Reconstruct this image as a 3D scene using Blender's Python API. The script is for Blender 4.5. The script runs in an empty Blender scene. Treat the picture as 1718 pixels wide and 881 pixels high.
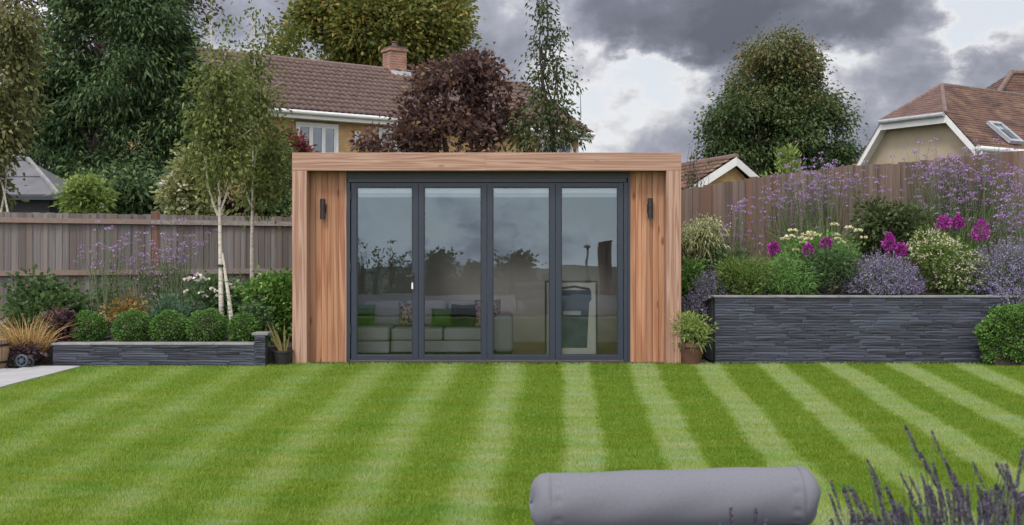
import bpy, math, random
import numpy as np
from mathutils import Vector, Matrix

R = math.radians
rng = np.random.default_rng(11)
random.seed(11)
sc = bpy.context.scene
col = sc.collection

# ------------------------------------------------------------------ camera
F, CX, CY, H = 1859.0, 859.0, 426.0, 1.3      # focal length in photo pixels, principal point, eye height


def P(px, py, Y):
    """a point of the place seen at photo pixel (px, py), Y metres ahead"""
    return Vector(((px - CX) / F * Y, Y, H + (CY - py) / F * Y))


def PX(px, Y):
    return (px - CX) / F * Y


def PZ(py, Y):
    return H + (CY - py) / F * Y


cam_d = bpy.data.cameras.new('camera')
cam = bpy.data.objects.new('camera', cam_d)
col.objects.link(cam)
cam.location = (0, 0, H)
cam.rotation_euler = (R(90), 0, 0)
cam_d.sensor_width = 36
cam_d.lens = 36 * F / 1718
cam_d.shift_y = -14.5 / 1718
cam_d.clip_start = 0.05
cam_d.clip_end = 3000
cam_d.dof.use_dof = True
cam_d.dof.focus_distance = 12.5
cam_d.dof.aperture_fstop = 8
sc.camera = cam

# ------------------------------------------------------------------ colour management, sun, sky
sc.view_settings.view_transform = 'Standard'
sc.view_settings.look = 'None'
sc.view_settings.exposure = 0.36
sc.view_settings.gamma = 1.0

SUN_EL, SUN_AZ = 52.0, 205.0      # sun high, behind the camera and a little to the left (azimuth from +Y, clockwise)
sl = bpy.data.lights.new('sun', 'SUN')
sl.energy = 1.5
sl.angle = R(13)
sl.color = (1.0, 0.96, 0.9)
sun = bpy.data.objects.new('sun', sl)
col.objects.link(sun)
sdir = Vector((math.sin(R(SUN_AZ)) * math.cos(R(SUN_EL)), math.cos(R(SUN_AZ)) * math.cos(R(SUN_EL)), math.sin(R(SUN_EL))))
sun.rotation_euler = sdir.to_track_quat('Z', 'Y').to_euler()
sun.location = (0, -5, 30)


def nd(nt, t, **kw):
    n = nt.nodes.new(t)
    for k, v in kw.items():
        setattr(n, k, v)
    return n


def lk(nt, a, b):
    nt.links.new(a, b)


def setin(n, **kw):
    for k, v in kw.items():
        n.inputs[k.replace('_', ' ')].default_value = v


def ramp(nt, stops, interp='LINEAR'):
    n = nd(nt, 'ShaderNodeValToRGB')
    cr = n.color_ramp
    cr.interpolation = interp
    while len(cr.elements) > 1:
        cr.elements.remove(cr.elements[-1])
    for i, (p, c) in enumerate(stops):
        e = cr.elements[0] if i == 0 else cr.elements.new(p)
        e.position = p
        e.color = (*c, 1) if len(c) == 3 else c
    return n


def math_n(nt, op, a=None, b=None, c=None, clamp=False):
    n = nd(nt, 'ShaderNodeMath', operation=op, use_clamp=clamp)
    for i, x in enumerate((a, b, c)):
        if x is None:
            continue
        if isinstance(x, (int, float)):
            n.inputs[i].default_value = x
        else:
            lk(nt, x, n.inputs[i])
    return n.outputs[0]


def mixc(nt, fac, a, b, blend='MIX'):
    n = nd(nt, 'ShaderNodeMix', data_type='RGBA', blend_type=blend)
    for i, x in ((0, fac), (6, a), (7, b)):
        if isinstance(x, (int, float)):
            n.inputs[i].default_value = x
        elif isinstance(x, tuple):
            n.inputs[i].default_value = (*x, 1)
        else:
            lk(nt, x, n.inputs[i])
    return n.outputs[2]


def make_world():
    w = bpy.data.worlds.new('World')
    sc.world = w
    w.use_nodes = True
    nt = w.node_tree
    nt.nodes.clear()
    out = nd(nt, 'ShaderNodeOutputWorld')
    bg_sky = nd(nt, 'ShaderNodeBackground')
    sky = nd(nt, 'ShaderNodeTexSky', sky_type='NISHITA', sun_disc=False)
    sky.sun_elevation = R(SUN_EL)
    sky.sun_rotation = R(SUN_AZ)
    lk(nt, sky.outputs[0], bg_sky.inputs[0])
    bg_sky.inputs[1].default_value = 0.1
    tc = nd(nt, 'ShaderNodeTexCoord')
    D = tc.outputs['Generated']
    # cloud masses: layered noise on the view direction, flattened so that banks lie level
    mp = nd(nt, 'ShaderNodeMapping')
    mp.inputs['Scale'].default_value = (1.0, 1.0, 1.5)
    mp.inputs['Location'].default_value = (0.37, 0.1, 0.63)
    lk(nt, D, mp.inputs[0])
    n1 = nd(nt, 'ShaderNodeTexNoise')
    setin(n1, Scale=4.6, Detail=10.0, Roughness=0.56, Distortion=0.35)
    lk(nt, mp.outputs[0], n1.inputs['Vector'])
    n2 = nd(nt, 'ShaderNodeTexNoise')
    setin(n2, Scale=13.0, Detail=8.0, Roughness=0.6, Distortion=0.25)
    lk(nt, mp.outputs[0], n2.inputs['Vector'])

    wn = nd(nt, 'ShaderNodeTexNoise')
    setin(wn, Scale=11.0, Detail=8.0, Roughness=0.6)
    lk(nt, mp.outputs[0], wn.inputs['Vector'])
    wsub = nd(nt, 'ShaderNodeVectorMath', operation='SUBTRACT')
    lk(nt, wn.outputs['Color'], wsub.inputs[0])
    wsub.inputs[1].default_value = (0.5, 0.5, 0.5)
    wsc = nd(nt, 'ShaderNodeVectorMath', operation='SCALE')
    lk(nt, wsub.outputs[0], wsc.inputs[0])
    wsc.inputs['Scale'].default_value = 0.13
    wad = nd(nt, 'ShaderNodeVectorMath', operation='ADD')
    lk(nt, D, wad.inputs[0])
    lk(nt, wsc.outputs[0], wad.inputs[1])
    DW = wad.outputs[0]

    def bank(px, py, inner, outer, stretch=2.0):
        # a soft bank of cloud round one direction
        d = Vector(((px - CX) / F, 1.0, (CY - py) / F)).normalized()
        sub = nd(nt, 'ShaderNodeVectorMath', operation='SUBTRACT')
        lk(nt, DW, sub.inputs[0])
        sub.inputs[1].default_value = d
        mul = nd(nt, 'ShaderNodeVectorMath', operation='MULTIPLY')
        lk(nt, sub.outputs[0], mul.inputs[0])
        mul.inputs[1].default_value = (1, 1, stretch)
        ln = nd(nt, 'ShaderNodeVectorMath', operation='LENGTH')
        lk(nt, mul.outputs[0], ln.inputs[0])
        mr = nd(nt, 'ShaderNodeMapRange', interpolation_type='SMOOTHSTEP')
        mr.inputs['From Min'].default_value = outer
        mr.inputs['From Max'].default_value = inner
        lk(nt, ln.outputs['Value'], mr.inputs['Value'])
        return mr.outputs[0]

    t = math_n(nt, 'MULTIPLY_ADD', n2.outputs['Fac'], 0.55, math_n(nt, 'MULTIPLY_ADD', n1.outputs['Fac'], 1.1, -0.285))
    # the cover is thinner towards the hidden sun
    dot = nd(nt, 'ShaderNodeVectorMath', operation='DOT_PRODUCT')
    lk(nt, D, dot.inputs[0])
    dot.inputs[1].default_value = sdir
    thin = nd(nt, 'ShaderNodeMapRange')
    for k, v in (('From Min', -0.3), ('From Max', 0.7), ('To Min', 0.0), ('To Max', 0.22)):
        thin.inputs[k].default_value = v
    lk(nt, dot.outputs['Value'], thin.inputs['Value'])
    t = math_n(nt, 'ADD', t, thin.outputs[0])
    dark = [(1120, -10, 0.05, 0.13, 1.9, 0.22), (1290, 25, 0.02, 0.09, 1.7, 0.17), (1480, 42, 0.02, 0.075, 2.0, 0.20), (1530, 215, 0.01, 0.07, 1.2, 0.05), (1665, 140, 0.01, 0.06, 1.4, 0.10), (1160, 60, 0.0, 0.05, 1.6, 0.06)]
    light = [(985, 140, 0.01, 0.055, 1.0, 0.13), (1095, 132, 0.01, 0.06, 1.7, 0.16), (1185, 118, 0.0, 0.035, 1.3, 0.16), (1395, 88, 0.0, 0.04, 1.3, 0.18), (1618, 98, 0.0, 0.035, 0.8, 0.20), (1610, 40, 0.01, 0.07, 1.4, 0.13), (1705, 15, 0.02, 0.08, 1.8, 0.13), (860, 110, 0.03, 0.11, 0.8, 0.05), (1060, 225, 0.03, 0.13, 1.2, 0.15), (1420, 150, 0.02, 0.1, 1.3, 0.05)]
    for px, py, a, b, s, k in light:
        t = math_n(nt, 'MULTIPLY_ADD', bank(px, py, a, b, s), k, t)
    for px, py, a, b, s, k in dark:
        t = math_n(nt, 'MULTIPLY_ADD', bank(px, py, a, b, s), -k, t)
    cr = ramp(nt, [(0.20, (0.105, 0.112, 0.142)), (0.40, (0.155, 0.165, 0.205)), (0.52, (0.235, 0.245, 0.295)), (0.60, (0.31, 0.32, 0.37)), (0.66, (0.45, 0.455, 0.49)), (0.74, (0.66, 0.66, 0.67))])
    lk(nt, t, cr.inputs[0])
    # the cloud is brighter overhead and on the side of the hidden sun than ahead
    up = nd(nt, 'ShaderNodeMapRange')
    for k, v in (('From Min', -0.45), ('From Max', 0.9), ('To Min', 1.0), ('To Max', 2.9)):
        up.inputs[k].default_value = v
    lk(nt, dot.outputs['Value'], up.inputs['Value'])
    bg_cl = nd(nt, 'ShaderNodeBackground')
    lk(nt, cr.outputs[0], bg_cl.inputs[0])
    lk(nt, up.outputs[0], bg_cl.inputs[1])
    cover = nd(nt, 'ShaderNodeMapRange')
    for k, v in (('From Min', 0.80), ('From Max', 0.70), ('To Min', 0.75), ('To Max', 1.0)):
        cover.inputs[k].default_value = v
    lk(nt, t, cover.inputs['Value'])
    mx = nd(nt, 'ShaderNodeMixShader')
    lk(nt, cover.outputs[0], mx.inputs[0])
    lk(nt, bg_sky.outputs[0], mx.inputs[1])
    lk(nt, bg_cl.outputs[0], mx.inputs[2])
    lk(nt, mx.outputs[0], out.inputs[0])


make_world()

# ------------------------------------------------------------------ object helpers
WL = {}      # world position of each thing's origin


def tag(o, label=None, cat=None, group=None, kind=None):
    for k, v in (('label', label), ('category', cat), ('group', group), ('kind', kind)):
        if v:
            o[k] = v
    return o


def thing(name, label, cat, loc, group=None):
    o = bpy.data.objects.new(name, None)
    o.empty_display_size = 0.1
    col.objects.link(o)
    o.location = loc
    WL[o.name] = Vector(loc)
    return tag(o, label, cat, group)


def link(name, me, parent=None, loc=(0, 0, 0)):
    o = bpy.data.objects.new(name, me)
    col.objects.link(o)
    if parent is not None:
        o.parent = parent
        WL[o.name] = WL[parent.name]
    else:
        o.location = loc
        WL[o.name] = Vector(loc)
    return o


class MB:
    def __init__(s):
        s.v, s.f = [], []

    def add(s, vs, fs):
        k = len(s.v)
        s.v += [Vector(v) for v in vs]
        s.f += [[i + k for i in f] for f in fs]
        return s

    def box(s, x0, x1, y0, y1, z0, z1):
        return s.add([(x0, y0, z0), (x1, y0, z0), (x1, y1, z0), (x0, y1, z0), (x0, y0, z1), (x1, y0, z1), (x1, y1, z1), (x0, y1, z1)],
                     [(0, 3, 2, 1), (4, 5, 6, 7), (0, 1, 5, 4), (1, 2, 6, 5), (2, 3, 7, 6), (3, 0, 4, 7)])

    def prism(s, poly, d):
        poly = [Vector(p) for p in poly]
        d = Vector(d)
        n = len(poly)
        nrm = Vector((0, 0, 0))
        for i in range(n):
            nrm += poly[i].cross(poly[(i + 1) % n])
        if nrm.dot(d) > 0:
            poly.reverse()
        vs = poly + [p + d for p in poly]
        fs = [list(range(n)), list(range(2 * n - 1, n - 1, -1))]
        for i in range(n):
            j = (i + 1) % n
            fs.append([j, i, i + n, j + n])
        return s.add(vs, fs)

    def bar(s, a, b, w, h, up=(0, 0, 1)):
        a, b = Vector(a), Vector(b)
        d = (b - a).normalized()
        u = Vector(up)
        sd = d.cross(u).normalized()
        u = sd.cross(d).normalized()
        q = [sd * (w / 2) + u * (h / 2), -sd * (w / 2) + u * (h / 2), -sd * (w / 2) - u * (h / 2), sd * (w / 2) - u * (h / 2)]
        return s.prism([a + k for k in q], b - a)

    def tube(s, pts, rad, n=8, cap=True):
        pts = [Vector(p) for p in pts]
        if not isinstance(rad, (list, tuple)):
            rad = [rad] * len(pts)
        k = len(s.v)
        ref = Vector((0.31, 0.77, 0.12)).normalized()
        for i, p in enumerate(pts):
            d = (pts[min(i + 1, len(pts) - 1)] - pts[max(i - 1, 0)]).normalized()
            a = d.cross(ref)
            a = a.normalized() if a.length > 1e-4 else d.orthogonal().normalized()
            b = d.cross(a)
            for j in range(n):
                t = 2 * math.pi * j / n
                s.v.append(p + (a * math.cos(t) + b * math.sin(t)) * rad[i])
        for i in range(len(pts) - 1):
            for j in range(n):
                a0, a1 = k + i * n + j, k + i * n + (j + 1) % n
                s.f.append([a0, a1, a1 + n, a0 + n])
        if cap:
            s.f.append([k + j for j in range(n)][::-1])
            s.f.append([k + (len(pts) - 1) * n + j for j in range(n)])
        return s

    def lathe(s, c, prof, n=20):
        c = Vector(c)
        k = len(s.v)
        for r, z in prof:
            for j in range(n):
                t = 2 * math.pi * j / n
                s.v.append(c + Vector((r * math.cos(t), r * math.sin(t), z)))
        for i in range(len(prof) - 1):
            for j in range(n):
                a0, a1 = k + i * n + j, k + i * n + (j + 1) % n
                s.f.append([a0, a1, a1 + n, a0 + n])
        s.f.append([k + j for j in range(n)][::-1])
        s.f.append([k + (len(prof) - 1) * n + j for j in range(n)])
        return s

    def mesh(s, name, m, off=Vector((0, 0, 0)), smooth=False):
        me = bpy.data.meshes.new(name)
        me.from_pydata([v - off for v in s.v], [], s.f)
        if m:
            me.materials.append(m)
        if smooth:
            me.polygons.foreach_set('use_smooth', [True] * len(me.polygons))
        me.update()
        return me

    def build(s, name, m, parent=None, loc=(0, 0, 0), smooth=False, bevel=0.0):
        off = WL[parent.name] if parent is not None else Vector(loc)
        o = link(name, s.mesh(name, m, off, smooth), parent, loc)
        if bevel:
            b = o.modifiers.new('bevel', 'BEVEL')
            b.width = bevel
            b.segments = 2
            b.limit_method = 'ANGLE'
        if smooth == 'auto':
            pass
        return o


def piece(name, me, parent, wloc, rot=(0, 0, 0), scale=(1, 1, 1)):
    o = bpy.data.objects.new(name, me)
    col.objects.link(o)
    o.parent = parent
    o.location = Vector(wloc) - WL[parent.name]
    o.rotation_euler = rot
    o.scale = scale
    WL[o.name] = Vector(wloc)
    return o


def mesh_np(name, verts, faces, m, v=None, smooth=False):
    """verts (N,3); faces = list of (M,k) index arrays; v = face attribute values, in the same order"""
    me = bpy.data.meshes.new(name)
    nv = len(verts)
    me.vertices.add(nv)
    me.vertices.foreach_set('co', np.ascontiguousarray(verts, np.float32).ravel())
    loops = np.concatenate([f.ravel() for f in faces]).astype(np.int32)
    tot = np.concatenate([np.full(len(f), f.shape[1], np.int32) for f in faces])
    start = np.concatenate([[0], np.cumsum(tot)[:-1]]).astype(np.int32)
    me.loops.add(len(loops))
    me.loops.foreach_set('vertex_index', loops)
    me.polygons.add(len(tot))
    me.polygons.foreach_set('loop_start', start)
    me.polygons.foreach_set('loop_total', tot)
    if smooth:
        me.polygons.foreach_set('use_smooth', np.ones(len(tot), bool))
    me.materials.append(m)
    me.update(calc_edges=True)
    if v is not None:
        a = me.attributes.new('v', 'FLOAT', 'FACE')
        a.data.foreach_set('value', np.asarray(v, np.float32))
    return me


def unit(a):
    return a / np.maximum(np.linalg.norm(a, axis=1, keepdims=True), 1e-9)


def rvec(n):
    return unit(rng.normal(size=(n, 3)))


def leaf_arrays(p, d, L, W, fold=0.25, droop=0.0, v=None):
    n = len(p)
    d = unit(d)
    s = unit(np.cross(d, rvec(n)))
    nr = np.cross(s, d)
    Lr = (L * rng.uniform(0.6, 1.3, n))[:, None]
    Wr = (W * rng.uniform(0.7, 1.25, n))[:, None]
    z = np.array([[0, 0, -1.0]])
    v0 = p
    v1 = p + d * Lr * 0.42 + s * Wr * 0.5 + nr * Wr * fold
    v2 = p + d * Lr + z * Lr * droop
    v3 = p + d * Lr * 0.42 - s * Wr * 0.5 + nr * Wr * fold
    verts = np.stack([v0, v1, v2, v3], 1).reshape(-1, 3)
    quads = np.arange(4 * n).reshape(-1, 4)
    if v is None:
        v = rng.uniform(0, 1, n)
    return verts, quads, v


def leaf_object(name, p, d, L, W, m, parent, fold=0.25, droop=0.0, v=None):
    verts, q, vv = leaf_arrays(p, d, L, W, fold, droop, v)
    verts = verts - np.array(WL[parent.name])
    o = link(name, mesh_np(name, verts, [q], m, vv), parent)
    if name == 'flowers':
        o['kind'] = 'stuff'
    return o


def blade_arrays(b, d, L, W, bend, v=None):
    """curved tapering blades: one quad and one tip triangle each"""
    n = len(b)
    d = unit(d)
    L = np.broadcast_to(L, n)[:, None] * rng.uniform(0.7, 1.2, (n, 1))
    h = unit(np.stack([d[:, 0], d[:, 1], np.zeros(n)], 1) + rng.normal(size=(n, 3)) * [0.15, 0.15, 0])
    s = unit(np.cross(d, rvec(n))) * (W * 0.5)
    bend = np.broadcast_to(bend, n)[:, None]
    mid = b + d * L * 0.55 + h * L * bend * 0.25
    tip = b + d * L * (1 - 0.25 * bend) + h * L * bend + np.array([[0, 0, -1.0]]) * L * bend * 0.35
    verts = np.stack([b - s, b + s, mid + s * 0.8, mid - s * 0.8, tip], 1).reshape(-1, 3)
    i = (np.arange(n) * 5)[:, None]
    if v is None:
        v = rng.uniform(0, 1, n)
    return verts, i + np.array([[0, 1, 2, 3]]), i + np.array([[3, 2, 4]]), np.concatenate([v, v])


def blade_object(name, b, d, L, W, bend, m, parent, v=None):
    verts, q, t, vv = blade_arrays(b, d, L, W, bend, v)
    verts = verts - np.array(WL[parent.name])
    return link(name, mesh_np(name, verts, [q, t], m, vv), parent)


def stem_object(name, A, B, r, m, parent, sag=0.06):
    """thin three-sided stems from A to B through a swayed middle"""
    n = len(A)
    M = (A + B) / 2 + rng.normal(size=(n, 3)) * sag * np.linalg.norm(B - A, axis=1, keepdims=True) * [1, 1, 0.2]
    ring = np.array([[math.cos(a), math.sin(a), 0] for a in (0, 2.094, 4.189)])
    rr = np.broadcast_to(r, n)[:, None, None]
    verts = np.stack([A[:, None] + ring * rr, M[:, None] + ring * rr * 0.8, B[:, None] + ring * rr * 0.5], 1).reshape(-1, 3)
    i = (np.arange(n) * 9)[:, None]
    qs = []
    for k in (0, 3):
        for j in range(3):
            qs.append(i + np.array([[k + j, k + (j + 1) % 3, k + 3 + (j + 1) % 3, k + 3 + j]]))
    verts = verts - np.array(WL[parent.name])
    q = np.concatenate(qs)
    return link(name, mesh_np(name, verts, [q], m, np.tile(rng.uniform(0, 1, n), 6)), parent), M


def crown_points(blobs, n_clumps, per, rc, inner=0.35, flat=0.75, up=0.35, hole=0.0, seed=0.0, vg=0.0):
    """leaf positions and directions: clumps spread through ellipsoid blobs, mostly towards their outsides"""
    c = np.array([b[0] for b in blobs], float)
    r = np.array([b[1] if hasattr(b[1], '__len__') else (b[1],) * 3 for b in blobs], float)
    w = np.prod(r, 1) ** (2 / 3)
    k = rng.choice(len(blobs), n_clumps, p=w / w.sum())
    u = rvec(n_clumps)
    rad = rng.uniform(inner, 1.0, n_clumps) ** 0.6
    cen = c[k] + u * r[k] * rad[:, None]
    if hole:
        s = 2.2 / max(r.max(), 0.2) * 2
        q = np.sin(cen[:, 0] * s + seed) + np.sin(cen[:, 1] * s * 0.9 + 1.3 + seed) + np.sin(cen[:, 2] * s * 1.1 + 2.1 + seed)
        keep = q > np.quantile(q, hole)
        cen, u = cen[keep], u[keep]
    n = len(cen)
    cnt = per
    o = rng.normal(size=(n, cnt, 3)) * rc * [1, 1, flat] * rng.uniform(0.6, 1.4, (n, 1, 1))
    p = (cen[:, None] + o).reshape(-1, 3)
    d = unit(o.reshape(-1, 3)) * 0.8 + np.repeat(u, cnt, 0) * 0.7 + rng.normal(size=(n * cnt, 3)) * 0.5
    d[:, 2] += up
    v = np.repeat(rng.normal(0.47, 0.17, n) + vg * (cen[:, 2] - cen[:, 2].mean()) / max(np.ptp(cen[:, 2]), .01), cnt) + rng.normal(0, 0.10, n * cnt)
    return p, d, np.clip(v, 0, 1)


# ------------------------------------------------------------------ materials
def newmat(name):
    m = bpy.data.materials.new(name)
    m.use_nodes = True
    return m, m.node_tree, m.node_tree.nodes['Principled BSDF']


def coords(nt, scale=(1, 1, 1), randomize=True, kind='Object'):
    tc = nd(nt, 'ShaderNodeTexCoord')
    mp = nd(nt, 'ShaderNodeMapping')
    mp.inputs['Scale'].default_value = scale
    src = tc.outputs[kind]
    if randomize:
        oi = nd(nt, 'ShaderNodeObjectInfo')
        ml = math_n(nt, 'MULTIPLY', oi.outputs['Random'], 37.0)
        ad = nd(nt, 'ShaderNodeVectorMath', operation='ADD')
        lk(nt, src, ad.inputs[0])
        cb = nd(nt, 'ShaderNodeCombineXYZ')
        for i in range(3):
            lk(nt, ml, cb.inputs[i])
        lk(nt, cb.outputs[0], ad.inputs[1])
        src = ad.outputs[0]
    lk(nt, src, mp.inputs[0])
    return mp.outputs[0]


def noise(nt, vec, scale, detail=4.0, rough=0.55, dist=0.0):
    n = nd(nt, 'ShaderNodeTexNoise')
    setin(n, Scale=scale, Detail=detail, Roughness=rough, Distortion=dist)
    lk(nt, vec, n.inputs['Vector'])
    return n.outputs['Fac']


def bump(nt, bs, h, strength, dist=0.01):
    b = nd(nt, 'ShaderNodeBump')
    setin(b, Strength=strength, Distance=dist)
    lk(nt, h, b.inputs['Height'])
    lk(nt, b.outputs[0], bs.inputs['Normal'])


def plain(name, stops, scale=6.0, sc3=(1, 1, 1), rough=0.6, bmp=0.2, detail=5.0, metallic=0.0, rnd=0.0, spec=0.5, bd=0.01):
    """noise-mottled surface; rnd = brightness change from piece to piece"""
    m, nt, bs = newmat(name)
    v = coords(nt, sc3)
    f = noise(nt, v, scale, detail)
    cr = ramp(nt, stops)
    lk(nt, f, cr.inputs[0])
    c = cr.outputs[0]
    if rnd:
        oi = nd(nt, 'ShaderNodeObjectInfo')
        mr = nd(nt, 'ShaderNodeMapRange')
        mr.inputs['To Min'].default_value = 1 - rnd
        mr.inputs['To Max'].default_value = 1 + rnd
        lk(nt, oi.outputs['Random'], mr.inputs['Value'])
        hs = nd(nt, 'ShaderNodeHueSaturation')
        lk(nt, mr.outputs[0], hs.inputs['Value'])
        lk(nt, c, hs.inputs['Color'])
        c = hs.outputs[0]
    lk(nt, c, bs.inputs['Base Color'])
    setin(bs, Roughness=rough, Metallic=metallic)
    bs.inputs['Specular IOR Level'].default_value = spec
    if bmp:
        bump(nt, bs, f, bmp, bd)
    return m


def wood(name, dark, mid, light, axis, knots=True, rings=26.0, rough=0.62, rnd=0.12, sat=1.0, width=9.0, bmp=0.15):
    """sawn timber: cathedral figure and fine fibres running along one axis"""
    m, nt, bs = newmat(name)
    lo, hi = 0.55, width
    s1 = [hi, hi, hi]
    s1[axis] = lo
    s2 = [160, 160, 160]
    s2[axis] = 3.0
    v1 = coords(nt, tuple(s1))
    v2 = coords(nt, tuple(s2))
    a = noise(nt, v1, 0.55, 2.0, 0.5, 0.35)
    g = math_n(nt, 'SINE', math_n(nt, 'MULTIPLY', a, rings * 2))
    g = math_n(nt, 'MULTIPLY_ADD', g, 0.5, 0.5)
    g = math_n(nt, 'POWER', g, 1.6)
    fib = noise(nt, v2, 1.0, 3.0)
    t = math_n(nt, 'ADD', math_n(nt, 'MULTIPLY', g, 0.5), math_n(nt, 'MULTIPLY', fib, 0.66))
    cr = ramp(nt, [(0.1, dark), (0.5, mid), (0.95, light)])
    lk(nt, t, cr.inputs[0])
    oi = nd(nt, 'ShaderNodeObjectInfo')
    mr = nd(nt, 'ShaderNodeMapRange')
    mr.inputs['To Min'].default_value = 1 - rnd
    mr.inputs['To Max'].default_value = 1 + rnd
    lk(nt, oi.outputs['Random'], mr.inputs['Value'])
    hs = nd(nt, 'ShaderNodeHueSaturation')
    hs.inputs['Saturation'].default_value = sat
    lk(nt, mr.outputs[0], hs.inputs['Value'])
    lk(nt, cr.outputs[0], hs.inputs['Color'])
    c = hs.outputs[0]
    if knots:
        s3 = [6, 6, 6]
        s3[axis] = 2.2
        vo = nd(nt, 'ShaderNodeTexVoronoi')
        setin(vo, Scale=0.8)
        lk(nt, coords(nt, tuple(s3)), vo.inputs['Vector'])
        kr = ramp(nt, [(0.0, (0.35, 0.25, 0.2)), (0.07, (0.6, 0.5, 0.45)), (0.12, (1, 1, 1))])
        lk(nt, vo.outputs['Distance'], kr.inputs[0])
        c = mixc(nt, 1.0, c, kr.outputs[0], 'MULTIPLY')
    lk(nt, c, bs.inputs['Base Color'])
    setin(bs, Roughness=rough)
    bs.inputs['Specular IOR Level'].default_value = 0.25
    bump(nt, bs, t, bmp, 0.004)
    return m


def fence_wood(name, dark, mid, light, warm, axis=2, rnd=0.22):
    """weathered softwood: silvered, with damp streaks and warmer boards among grey ones"""
    m, nt, bs = newmat(name)
    s1 = [22, 22, 22]
    s1[axis] = 0.9
    s2 = [140, 140, 140]
    s2[axis] = 4
    f1 = noise(nt, coords(nt, tuple(s1)), 1.0, 4.0, 0.6, 0.3)
    f2 = noise(nt, coords(nt, tuple(s2)), 1.0, 3.0)
    t = math_n(nt, 'ADD', math_n(nt, 'MULTIPLY', f1, 0.7), math_n(nt, 'MULTIPLY', f2, 0.3))
    cr = ramp(nt, [(0.28, dark), (0.5, mid), (0.72, light)])
    lk(nt, t, cr.inputs[0])
    oi = nd(nt, 'ShaderNodeObjectInfo')
    wn = nd(nt, 'ShaderNodeTexWhiteNoise', noise_dimensions='1D')
    lk(nt, oi.outputs['Random'], wn.inputs['W'])
    c = mixc(nt, math_n(nt, 'MULTIPLY', math_n(nt, 'POWER', wn.outputs['Value'], 2.0), 0.75), cr.outputs[0], warm)
    mr = nd(nt, 'ShaderNodeMapRange')
    mr.inputs['To Min'].default_value = 1 - rnd
    mr.inputs['To Max'].default_value = 1 + rnd
    lk(nt, oi.outputs['Random'], mr.inputs['Value'])
    hs = nd(nt, 'ShaderNodeHueSaturation')
    lk(nt, mr.outputs[0], hs.inputs['Value'])
    lk(nt, c, hs.inputs['Color'])
    lk(nt, hs.outputs[0], bs.inputs['Base Color'])
    setin(bs, Roughness=0.8)
    bs.inputs['Specular IOR Level'].default_value = 0.2
    bump(nt, bs, t, 0.25, 0.004)
    return m


def leafmat(name, stops, trans=0.28, rough=0.5, spec=0.3):
    m, nt, bs = newmat(name)
    at = nd(nt, 'ShaderNodeAttribute', attribute_name='v')
    cr = ramp(nt, stops)
    lk(nt, at.outputs['Fac'], cr.inputs[0])
    lk(nt, cr.outputs[0], bs.inputs['Base Color'])
    setin(bs, Roughness=rough)
    bs.inputs['Specular IOR Level'].default_value = spec
    if trans:
        tr = nd(nt, 'ShaderNodeBsdfTranslucent')
        hs = nd(nt, 'ShaderNodeHueSaturation')
        hs.inputs['Value'].default_value = 1.25
        lk(nt, cr.outputs[0], hs.inputs['Color'])
        lk(nt, hs.outputs[0], tr.inputs[0])
        mx = nd(nt, 'ShaderNodeMixShader')
        mx.inputs[0].default_value = trans
        lk(nt, bs.outputs[0], mx.inputs[1])
        lk(nt, tr.outputs[0], mx.inputs[2])
        lk(nt, mx.outputs[0], nt.nodes['Material Output'].inputs[0])
    return m


def brickmat(name, c1, c2, mortar, scale=1.0, axis='xz'):
    m, nt, bs = newmat(name)
    tc = nd(nt, 'ShaderNodeTexCoord')
    sep = nd(nt, 'ShaderNodeSeparateXYZ')
    lk(nt, tc.outputs['Object'], sep.inputs[0])
    cb = nd(nt, 'ShaderNodeCombineXYZ')
    lk(nt, math_n(nt, 'ADD', sep.outputs[0], sep.outputs[1]), cb.inputs[0])
    lk(nt, sep.outputs[2], cb.inputs[1])
    br = nd(nt, 'ShaderNodeTexBrick')
    setin(br, Scale=scale, Mortar_Size=0.008, Bias=0.0, Brick_Width=0.225, Row_Height=0.075)
    br.inputs['Color1'].default_value = (*c1, 1)
    br.inputs['Color2'].default_value = (*c2, 1)
    br.inputs['Mortar'].default_value = (*mortar, 1)
    lk(nt, cb.outputs[0], br.inputs['Vector'])
    f = noise(nt, coords(nt, (1, 1, 1), False), 5, 5)
    cr = ramp(nt, [(0.3, (0.75, 0.75, 0.75)), (0.7, (1.15, 1.12, 1.1))])
    lk(nt, f, cr.inputs[0])
    lk(nt, mixc(nt, 1.0, br.outputs['Color'], cr.outputs[0], 'MULTIPLY'), bs.inputs['Base Color'])
    setin(bs, Roughness=0.85)
    bump(nt, bs, br.outputs['Fac'], -0.5, 0.01)
    return m


def glassmat(name, refl=0.35, tint=(0.8, 0.83, 0.85), gl=(0.85, 0.93, 1.0), ripple=0.0):
    m, nt, bs = newmat(name)
    nt.nodes.remove(bs)
    tr = nd(nt, 'ShaderNodeBsdfTransparent')
    tr.inputs[0].default_value = (*tint, 1)
    g = nd(nt, 'ShaderNodeBsdfGlossy')
    g.inputs[0].default_value = (*gl, 1)
    g.inputs['Roughness'].default_value = 0.0
    if ripple:
        n = noise(nt, coords(nt, (1, 1, 1)), 1.6, 2.0)
        b = nd(nt, 'ShaderNodeBump')
        setin(b, Strength=ripple, Distance=0.02)
        lk(nt, n, b.inputs['Height'])
        lk(nt, b.outputs[0], g.inputs['Normal'])
    lw = nd(nt, 'ShaderNodeFresnel')
    lw.inputs[0].default_value = 1.5
    fac = math_n(nt, 'ADD', lw.outputs[0], refl - 0.04, clamp=True)
    mx = nd(nt, 'ShaderNodeMixShader')
    lk(nt, fac, mx.inputs[0])
    lk(nt, tr.outputs[0], mx.inputs[1])
    lk(nt, g.outputs[0], mx.inputs[2])
    lk(nt, mx.outputs[0], nt.nodes['Material Output'].inputs[0])
    return m


def greens(a, b, c, d=None):
    s = [(0.0, a), (0.5, b), (0.85, c)]
    if d:
        s.append((1.0, d))
    return s


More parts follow.
